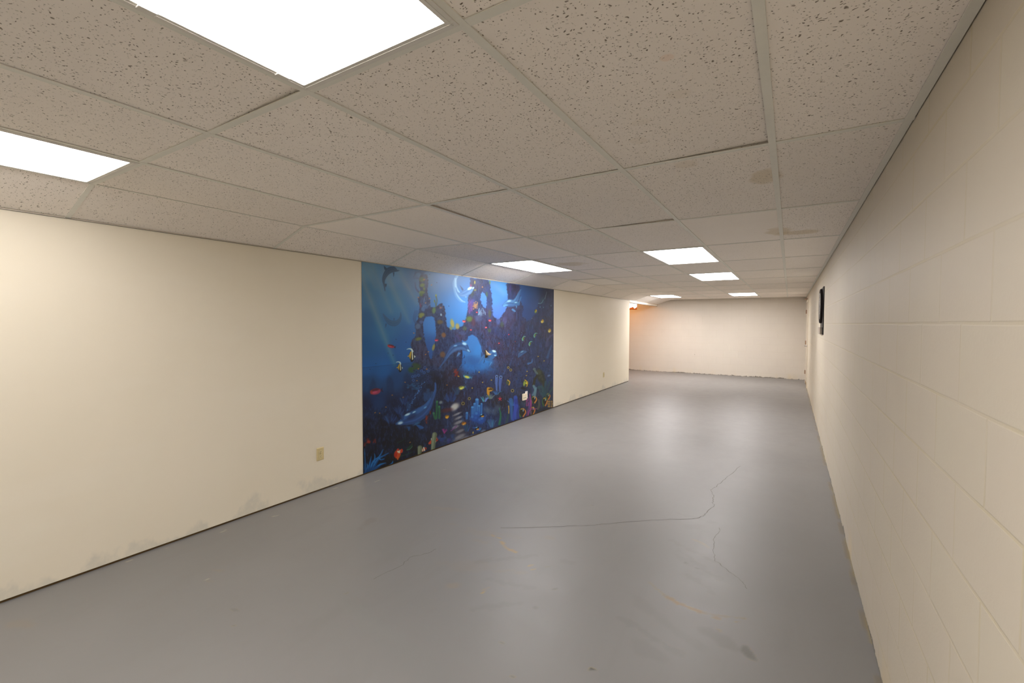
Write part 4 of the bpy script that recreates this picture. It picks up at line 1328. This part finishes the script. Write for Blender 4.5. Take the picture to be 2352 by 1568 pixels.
    for (pts, c, w) in ((((1180, 680), (1190, 600), (1165, 540)), (126, 152, 164), 2.8), (((1150, 670), (1170, 640), (1200, 570)), (112, 140, 158), 2.2), (((1300, 690), (1290, 560), (1240, 560)), (58, 96, 104), 3),
                        (((1340, 680), (1370, 560), (1400, 480)), (54, 84, 96), 2.6), (((1320, 670), (1330, 560), (1340, 480)), (50, 88, 100), 2.4), (((1380, 660), (1420, 600), (1440, 560)), (58, 96, 96), 2.2),
                        (((1270, 660), (1250, 590), (1225, 560)), (56, 90, 100), 2)):
        P.limb(spline([Z4(*p) for p in pts], 4), [w] * 9, c, 1.2, .75)
    P.limb(spline([Z4(670, 1090), Z4(690, 970), Z4(672, 860)], 4), list(np.linspace(2.6, 1.2, 9)), (44, 120, 84), 1.2, .85)
    P.limb(spline([Z4(770, 1070), Z4(800, 970), Z4(806, 860)], 4), list(np.linspace(3, 1.2, 9)), (60, 84, 84), 1.2, .8)
    P.limb(spline([Z4(806, 930), Z4(808, 880), Z4(804, 830)], 4), [1.4] * 9, (196, 142, 68), .8, .9)
    for (x, y) in ((520, 900), (600, 910), (650, 850), (480, 880), (1020, 780)):
        P.ell(*Z4(x, y), 6, 7, (100, 110, 132), 0, 1.2, .5)
    for a in range(5):                                        # red star
        t = a * 2 * math.pi / 5 - .3
        P.limb([Z4(680, 725), Z4(680 + 32 * math.cos(t), 725 + 34 * math.sin(t))], [1.3, .4], (196, 52, 66), .6)
    for (x, y) in ((420, 965), (350, 1150)):                  # small black and yellow fish
        P.ell(*Z4(x, y), 5, 2.6, (28, 26, 40), -.4, .5)
        P.ell(*Z4(x + 10, y + 14), 3.4, 1.6, (224, 150, 50), -.2, .6)
        P.ell(*Z4(x - 8, y - 12), 2.6, 1.0, (120, 170, 206), -.4, .7)
    P.ell(*Z4(292, 1212), 1.1, 2.6, (216, 170, 60), .1, .6)
    # rippled sand patch lit from above
    for (x, y, rx, ry, r, k) in ((40, 830, 60, 40, -.5, .8), (1340, 570, 50, 44, -.6, .0)):
        P.ell(*Z4(x, y), rx / 6.27, ry / 6.27, (196, 176, 172), r, 1.2, k)
    P.ell(*Z3(1345, 575), 9, 6.5, (204, 184, 182), -.8, 1.1, .9)
    P.ell(*Z3(1240, 615), 13, 5, (104, 44, 52), -.2, 1.1, .8)
    P.ell(*Z3(1160, 505), 4, 3.4, (150, 152, 156), -.5, 1.1, .8)
    for (x, y, rx, ry, k) in ((60, 945, 10, 2.2, .8), (80, 1000, 9, 2.6, .8), (80, 1065, 10, 3.2, .85), (40, 1130, 8, 3, .8), (105, 1190, 9, 3, .7), (110, 1265, 11, 4, .75), (60, 1300, 10, 4, .6), (160, 1290, 10, 3, .5), (440, 1190, 6, 3, .5), (250, 1270, 12, 2, .4)):
        P.ell(*Z4(x, y), rx, ry, (186, 168, 172), -.42, 1.1, k)
    P.poly([Z4(0, 880), Z4(40, 900), Z4(120, 1080), Z4(180, 1240), Z4(100, 1330), Z4(0, 1370)], (104, 92, 106), 6, .35)
    # green leafy coral and red plants
    for pts in (((1100, 720), (1105, 600), (1108, 495)), ((1140, 720), (1142, 640), (1138, 565)), ((1085, 730), (1072, 700), (1062, 655))):
        P.limb(spline([Z3(*p) for p in pts], 4), [2.4] * 9, (44, 104, 72), .9, .95)
        P.ell(*Z3(*pts[-1]), 2.3, 2.6, (70, 134, 92), 0, .7, .8)
    for k in range(14):
        t = rnd.uniform(-2.4, -.5)
        P.stroke([Z3(1210, 930), Z3(1210 + 60 * math.cos(t) * rnd.uniform(.6, 1.3), 930 + 60 * math.sin(t))], .9, .5, rnd.choice(((168, 46, 122), (130, 60, 140))), .7, .85)
    P.limb(spline([Z3(1300, 900), Z3(1350, 860), Z3(1380, 830)], 3), [1] * 7, (138, 60, 140), .8, .8)
    for k in range(20):
        P.ell(*Z3(rnd.uniform(1120, 1340), rnd.uniform(950, 1060)), 3.2, 2.8, rnd.choice(((44, 72, 130), (60, 92, 150), (70, 60, 130))), 0, 1.0, .6)
    for (x, y, r) in ((1380, 110, .9), (1360, 70, .7), (970, 720, .8), (1020, 650, .5), (960, 780, .5), (150, 1040, .9), (240, 1040, .7), (110, 1090, .6)):
        for k in range(7):
            P.stroke([Z3(x + rnd.uniform(-30, 30) * r, y + 30 * r), Z3(x + rnd.uniform(-36, 36) * r, y - 40 * r)], 1.6 * r, .6, rnd.choice(((156, 46, 40), (120, 34, 34), (176, 60, 44))), .9, .7 * r)
    P.ell(*Z3(165, 1050), 4, 3, (190, 60, 40), 0, .9, .8)
    # pale club sponges at the foot
    for (pts, w) in ((((1050, 1180), (1060, 1040), (1075, 950)), (4.4, 5.2, 5.6)), (((865, 1230), (868, 1170), (872, 1135)), (4.2, 5.0, 5.8)), (((990, 1210), (1000, 1200)), (4, 4)), (((815, 1262), (830, 1255)), (4, 3.4))):
        P.limb([Z3(*p) for p in pts], list(w), (122, 120, 94), .9, .97)
        P.limb([(Z3(*p)[0] - 1.6, Z3(*p)[1] - 1) for p in pts], [v * .45 for v in w], (166, 160, 134), 1.6, .7)
    # green plate coral
    P.poly(spline([Z3(*p) for p in ((690, 1140), (760, 1080), (770, 1120), (735, 1150), (690, 1165), (690, 1140))], 4), (30, 66, 50), 1, .9)
    P.stroke(spline([Z3(560, 1060), Z3(620, 1040), Z3(670, 1000)], 4), 1.6, .8, (30, 58, 50), .9, .8)
    P.stroke(spline([Z3(600, 1250), Z3(700, 1220), Z3(770, 1190)], 4), 1.2, .6, (40, 78, 56), .9, .8)
    P.stroke(spline([Z3(690, 1165), Z3(735, 1150), Z3(765, 1115)], 4), .7, .5, (104, 138, 112), .7, .9)
    # bright blue branching coral in the near corner
    def branch(pts, w, c, k=.95):
        P.limb(spline([Z3(*p) for p in pts], 4), list(np.linspace(w, .5, (len(pts) - 1) * 4 + 1)), c, .9, k)
    CB = ((22, 84, 150), (34, 110, 184), (16, 62, 116))
    for pts, w, c in ((((170, 1480), (230, 1330), (310, 1260), (365, 1160)), 5.5, CB[0]), (((200, 1470), (290, 1300), (440, 1210)), 4.5, CB[0]), (((230, 1440), (320, 1370), (400, 1345)), 3.2, CB[1]),
                      (((160, 1440), (180, 1350), (200, 1260)), 3.6, CB[0]), (((120, 1500), (115, 1320), (108, 1150)), 2.6, CB[2]), (((430, 1400), (480, 1360), (500, 1320)), 3.4, CB[1]),
                      (((110, 1500), (150, 1400), (140, 1360)), 3.4, CB[0]), (((240, 1330), (250, 1260), (245, 1220)), 2.0, CB[1]), (((300, 1270), (330, 1300), (380, 1290)), 1.6, CB[1])):
        branch(pts, w, c)
        branch([(x - 5, y - 6) for x, y in pts], w * .35, (62, 146, 214), .7)
    P.poly([Z3(90, 1500), Z3(110, 1440), Z3(250, 1380), Z3(330, 1400), Z3(240, 1450), Z3(130, 1505)], (24, 72, 130), 3, .7)
    # blue sponges and bubbles beside the big dolphin
    for k in range(26):
        x, y = rnd.uniform(720, 1060), rnd.uniform(0, 240)
        if x < 760 and y < 120:
            continue
        P.ell(*Z3(x, y), 3.0, 2.8, (40, 62, 116), 0, .7, .7)
        P.ell(*Z3(x, y), 1.5, 1.3, (16, 22, 48), 0, .7, .8)
    for (x, y) in ((940, 25), (895, 68), (930, 95), (985, 72), (850, 130), (805, 140), (770, 150), (780, 200)):
        a = [(x + 15 * math.cos(t), y + 15 * math.sin(t)) for t in np.linspace(0, 2 * math.pi, 12)]
        P.limb([Z3(*p) for p in a], [.9] * 12, (66, 100, 168), .7, .85)
    for k in range(60):
        t = rnd.random()
        x, y = 700 + 220 * t + rnd.uniform(-14, 14) * (.6 + t), 610 - 380 * t + rnd.uniform(-10, 10)
        P.ell(*Z3(x, y), rnd.uniform(.6, 1.6), rnd.uniform(.6, 1.6), (84, 128, 196), 0, .8, .7)
    for k in range(34):
        x, y = rnd.uniform(700, 860), rnd.uniform(240, 330)
        P.ell(*Z3(x, y), 2.4, 1.8, (44, 92, 140), 0, .8, .6)
    for (x, y, n, sx) in ((580, 620, 22, 60), (460, 740, 24, 80), (660, 480, 20, 60), (980, 420, 9, 50), (1300, 440, 30, 70), (640, 700, 10, 40)):
        for k in range(n):
            u = rnd.uniform(-1, 1)
            xx, hh = x + u * sx, 30 + 75 * math.sqrt(1 - u * u * .9) * rnd.uniform(.6, 1)
            yy = y + 55 - rnd.uniform(0, 40)
            P.stroke(spline([Z3(xx * .6 + x * .4, yy), Z3(xx + rnd.uniform(-8, 6), yy - hh * .55), Z3(xx + u * 18 + rnd.uniform(-12, 8), yy - hh)], 3), 1.0, .5, rnd.choice(((46, 76, 138), (36, 56, 112), (60, 92, 150))), .9, .7)
    for pts in (((985, 450), (985, 330)), ((945, 470), (942, 390)), ((1035, 430), (1040, 370)), ((720, 600), (705, 510))):
        P.limb([Z3(*p) for p in pts], [3.6, 3.0], (44, 78, 128), 1.1, .8)
    # scattered tiny orange fish
    for (x, y) in ((1030, 388), (848, 560), (1008, 574), (788, 1054), (950, 635), (990, 1312), (850, 1548), (965, 1552), (950, 1350), (1160, 703)):
        P.ell(*Z1(x, y), 1.7, .9, (206, 128, 52), rnd.uniform(-.6, .6), .6)
    for (x, y) in ((665, 226), (640, 434), (488, 404), (400, 570), (250, 648), (314, 655), (830, 205), (968, 46), (1245, 265), (1410, 145), (735, 1060)):
        P.ell(*Z3(x, y), 1.9, .9, (190, 118, 48), rnd.uniform(-.5, .5), .7)
    for (x, y) in ((380, 340), (430, 488), (556, 455), (280, 570), (80, 400), (1230, 115), (1316, 178), (1070, 330), (1060, 390)):
        P.ell(*Z4(x, y), 1.6, 1.1, (196, 152, 56), 0, .7)
    for (x, y) in ((540, 1140), (500, 1360), (680, 1180), (430, 1330), (1105, 355), (1272, 680), (262, 1476), (180, 1555), (1005, 240)):
        P.ell(*Z1(x, y), 1.4, .8, (30, 60, 96), .3, .7, .8)
    # seam between the two drops of paper
    s = np.abs(Y - (845 - (X - 830) * 0.108))
    P.lay(full, sstep(-s, -1.1, -.2) * sstep(-X, -1180, -900), (26, 40, 70), .30)
    below = sstep(Y - (845 - (X - 830) * 0.108), 0, 1.5)
    P.A[...] *= (1 - .06 * below * sstep(-X, -1150, -1000))[..., None]
    P.lay(full, sstep(-np.abs(X - (994 + (Y - 600) * .004)), -1.0, -.2), (110, 130, 160), .10)


MURAL_GAIN = np.array([0.70, 0.93, 0.90])


def make_mural():
    y0, y1, z0, z1 = 2.909, 6.988, 0.017, HS - 0.004
    ny, nz = 840, 430
    ys, zs = np.linspace(y0, y1, ny), np.linspace(z0, z1, nz)
    Y, Z = np.meshgrid(ys, zs, indexing='ij')
    P = np.stack([np.full_like(Y, XL + .0025), Y, Z], -1)
    me = grid_mesh('wall_mural', P, ny, nz)
    me.materials.append(M['mural'])
    o = bpy.data.objects.new('wall_mural', me)
    C.objects.link(o)
    # image pixels of every grid point of the sheet, projected through the camera
    V = P - np.array([0, 0, CAM_Z])
    dep = V @ np.array(FWD)
    px = PP_X + F_PX * (V @ np.array(RIGHT)) / dep
    py = PP_Y - F_PX * (V @ np.array(UP)) / dep
    art = Paint(px, py)
    paint_scene(art)
    col = np.ones(Y.shape + (4,))
    A = 255 * 1.10 * (np.clip(art.A, 0, 255) / 255) ** 1.18
    col[..., :3] = np.clip(srgb(np.clip(A, 0, 255)) * MURAL_GAIN, 0.004, 0.9)
    ca = me.color_attributes.new('paint', 'FLOAT_COLOR', 'POINT')
    ca.data.foreach_set('color', col.reshape(-1).astype(np.float32))
    tag(o, 'tall blue underwater mural with dolphins and coral on the left wall', 'mural')
    # a torn spot: dark slit and a curled tongue of paper
    def w(px, py, off):
        yy, zz = on_wall(px, py, XL)
        return (XL + .0025 + off, yy, zz)
    mb = MB()
    a = [w(1113, 801, .0012), w(1116.2, 807, .0012), (w(1117, 816, .0012)), w(1121, 817.5, .0012), w(1118, 821, .0012), w(1113.6, 822, .0012)]
    f = [mb.bm.verts.new(p) for p in a]
    mb.bm.faces.new(f)
    tag(mb.build('torn_gap', M['slot'], o), 'black gap where the paper is torn')
    mb = MB()
    rows = [(w(1114.6, 803, .003), w(1115.6, 805.5, .006)), (w(1114.8, 808, .004), w(1118, 809, .016)), (w(1115, 813, .004), w(1121, 811.8, .024)), (w(1115, 816, .004), w(1124.5, 812, .030)), (w(1118.5, 816.2, .010), w(1121.5, 815.5, .026))]
    pr = None
    for A, B in rows:
        A, B = Vector(A), Vector(B)
        mid = (A + B) / 2 + Vector((.006, 0, 0))
        cur = [mb.bm.verts.new(v) for v in (A, mid, B)]
        if pr:
            for k in range(2):
                mb.bm.faces.new((pr[k], pr[k + 1], cur[k + 1], cur[k]))
        pr = cur
    fl = mb.build('torn_flap', M['paper_back'], o, smooth=True)
    sol = fl.modifiers.new('paper', 'SOLIDIFY')
    sol.thickness = .0008
    tag(fl, 'curled cream tongue of torn paper')
    return o


mural = make_mural()
# ================================================================== things on the walls


def outlet(y, z, label, body, face):
    """duplex receptacle on the long left wall, plate 70 x 114 mm"""
    t = tag(empty('electrical_outlet', (XL, y, z)), label, 'outlet', 'outlets on the left wall')
    p = MB()
    p.hexa([(XL, y - .036, z - .058), (XL, y + .036, z - .058), (XL, y + .036, z + .058), (XL, y - .036, z + .058),
            (XL + .006, y - .031, z - .053), (XL + .006, y + .031, z - .053), (XL + .006, y + .031, z + .053), (XL + .006, y - .031, z + .053)])
    p.build('cover_plate', body, t, 0.001)
    for s in (-1, 1):
        r = MB()
        r.lathe([(.0165, 0), (.0165, .0022), (.0155, .003)], Matrix.Translation((XL + .006, y, z + s * .0195)) @ Matrix.Rotation(math.pi / 2, 4, 'Y') @ Matrix.Scale(.82, 4, (1, 0, 0)), 24)
        ro = r.build('receptacle', face, t)
        sl = MB()
        for dy in (-.006, .006):
            sl.box(XL + .0088, XL + .0094, y + dy - .0014, y + dy + .0014, z + s * .0195 - .002, z + s * .0195 + .007)
        sl.box(XL + .0088, XL + .0094, y - .0028, y + .0028, z + s * .0195 - .010, z + s * .0195 - .0055)
        so = sl.build('slot', M['slot_brown'], t)
        so.parent = ro
        so.location = -t.location
        ro_loc = ro.location.copy()
        so.location = Vector((0, 0, 0))
    sc = MB()
    sc.lathe([(.003, 0), (.003, .001), (.002, .0016)], Matrix.Translation((XL + .006, y, z)) @ Matrix.Rotation(math.pi / 2, 4, 'Y'), 12)
    sc.build('screw', M['slot_brown'], t)
    return t


outlet(2.4485, CAM_Z - 1.180, 'ivory duplex outlet low on the wall just left of the mural', M['ivory'], M['ivory_light'])
outlet(9.472, CAM_Z - 1.165, 'small ivory outlet on the far stretch of left wall beyond the mural', M['ivory'], M['ivory_light'])

# white plate and the box plugged into it, over the mural
MX = XL + 0.003
y, z = 6.050, CAM_Z - 1.1475
t = tag(empty('electrical_outlet', (MX, y, z)), 'white outlet cover plate showing behind the plug-in box on the mural', 'outlet')
p = MB()
p.hexa([(MX, y - .037, z - .059), (MX, y + .037, z - .059), (MX, y + .037, z + .059), (MX, y - .037, z + .059),
        (MX + .006, y - .033, z - .055), (MX + .006, y + .033, z - .055), (MX + .006, y + .033, z + .055), (MX + .006, y - .033, z + .055)])
p.build('cover_plate', M['cover_white'], t, 0.001)
for dz, dy in ((.043, .012), (.008, .022), (-.043, .014)):
    sc = MB()
    sc.lathe([(.0032, 0), (.0032, .001), (.002, .0016)], Matrix.Translation((MX + .006, y + dy, z + dz)) @ Matrix.Rotation(math.pi / 2, 4, 'Y'), 12)
    sc.build('screw', M['slot_brown'], t)
y0, y1, z0, z1, x0, x1 = 5.905, 6.022, CAM_Z - 1.216, CAM_Z - 1.118, MX + .0062, MX + .030
t = tag(empty('plug_in_box', (x0, (y0 + y1) / 2, (z0 + z1) / 2)), 'cream plug-in box with green print low on the mural', 'plug-in device')
b = MB()
b.box(x0, x1, y0, y1, z0, z1)
b.build('case', M['cream_plastic'], t, 0.005)
b = MB()
b.box(x0, x1 + .002, y0 + .004, y0 + .085, z1 - .018, z1 + .006)
b.build('top_cap', M['cream_plastic'], t, 0.004)
b = MB()
b.lathe([(.007, 0), (.007, .0012), (.006, .0015)], Matrix.Translation((x1, y0 + .022, z0 + .038)) @ Matrix.Rotation(math.pi / 2, 4, 'Y'), 16)
tag(b.build('socket_hole', M['slot'], t), 'round black hole')
b = MB()
for k in range(5):
    b.box(x1 - .0002, x1 + .0008, y0 + .046 + k * .0095, y0 + .0535 + k * .0095, z0 + .034, z0 + .042 + (.002 if k % 2 else 0))
tag(b.build('printed_mark', M['green_mark'], t), 'green printed mark')

# ------------------------------------------------------------------ black dart board cabinet on the right wall
y0, y1, z0, z1 = 6.74, 7.24, CAM_Z - 0.135, CAM_Z + 0.478
yc, zc = (y0 + y1) / 2 + .01, CAM_Z + 0.235
t = tag(empty('dart_board', (XR, yc, zc)), 'black board hanging on the right block wall near the door', 'dartboard')
b = MB()
b.box(XR - .012, XR, y0, y1, z0, z1)
b.build('back_panel', M['black'], t, 0.002)
R = Matrix.Translation((XR - .012, yc, zc)) @ Matrix.Rotation(-math.pi / 2, 4, 'Y')
b = MB()
b.lathe([(.225, 0), (.225, .020), (.216, .026), (.20, .026), (.195, .024), (.001, .024)], R, 48)
b.build('board', M['black_fiber'], t)
for r in (.17, .107, .02):
    b = MB()
    b.tube([R @ Vector((r * math.cos(a), r * math.sin(a), .0245)) for a in [2 * math.pi * k / 40 for k in range(41)]], .0016, 6)
    b.build('ring_wire', M['wire'], t)
b = MB()
for k in range(20):
    a = math.pi * (2 * k + 1) / 20
    b.tube([R @ Vector((.02 * math.cos(a), .02 * math.sin(a), .0245)), R @ Vector((.172 * math.cos(a), .172 * math.sin(a), .0245))], .001, 5)
b.build('spoke_wires', M['wire'], t)
b = MB()
b.box(XR - .040, XR - .012, y0 + .06, y1 - .02, z0 + .004, z0 + .095)
tag(b.build('lower_tray', M['grey_ledge'], t, 0.006), 'grey ledge at the foot of the board')
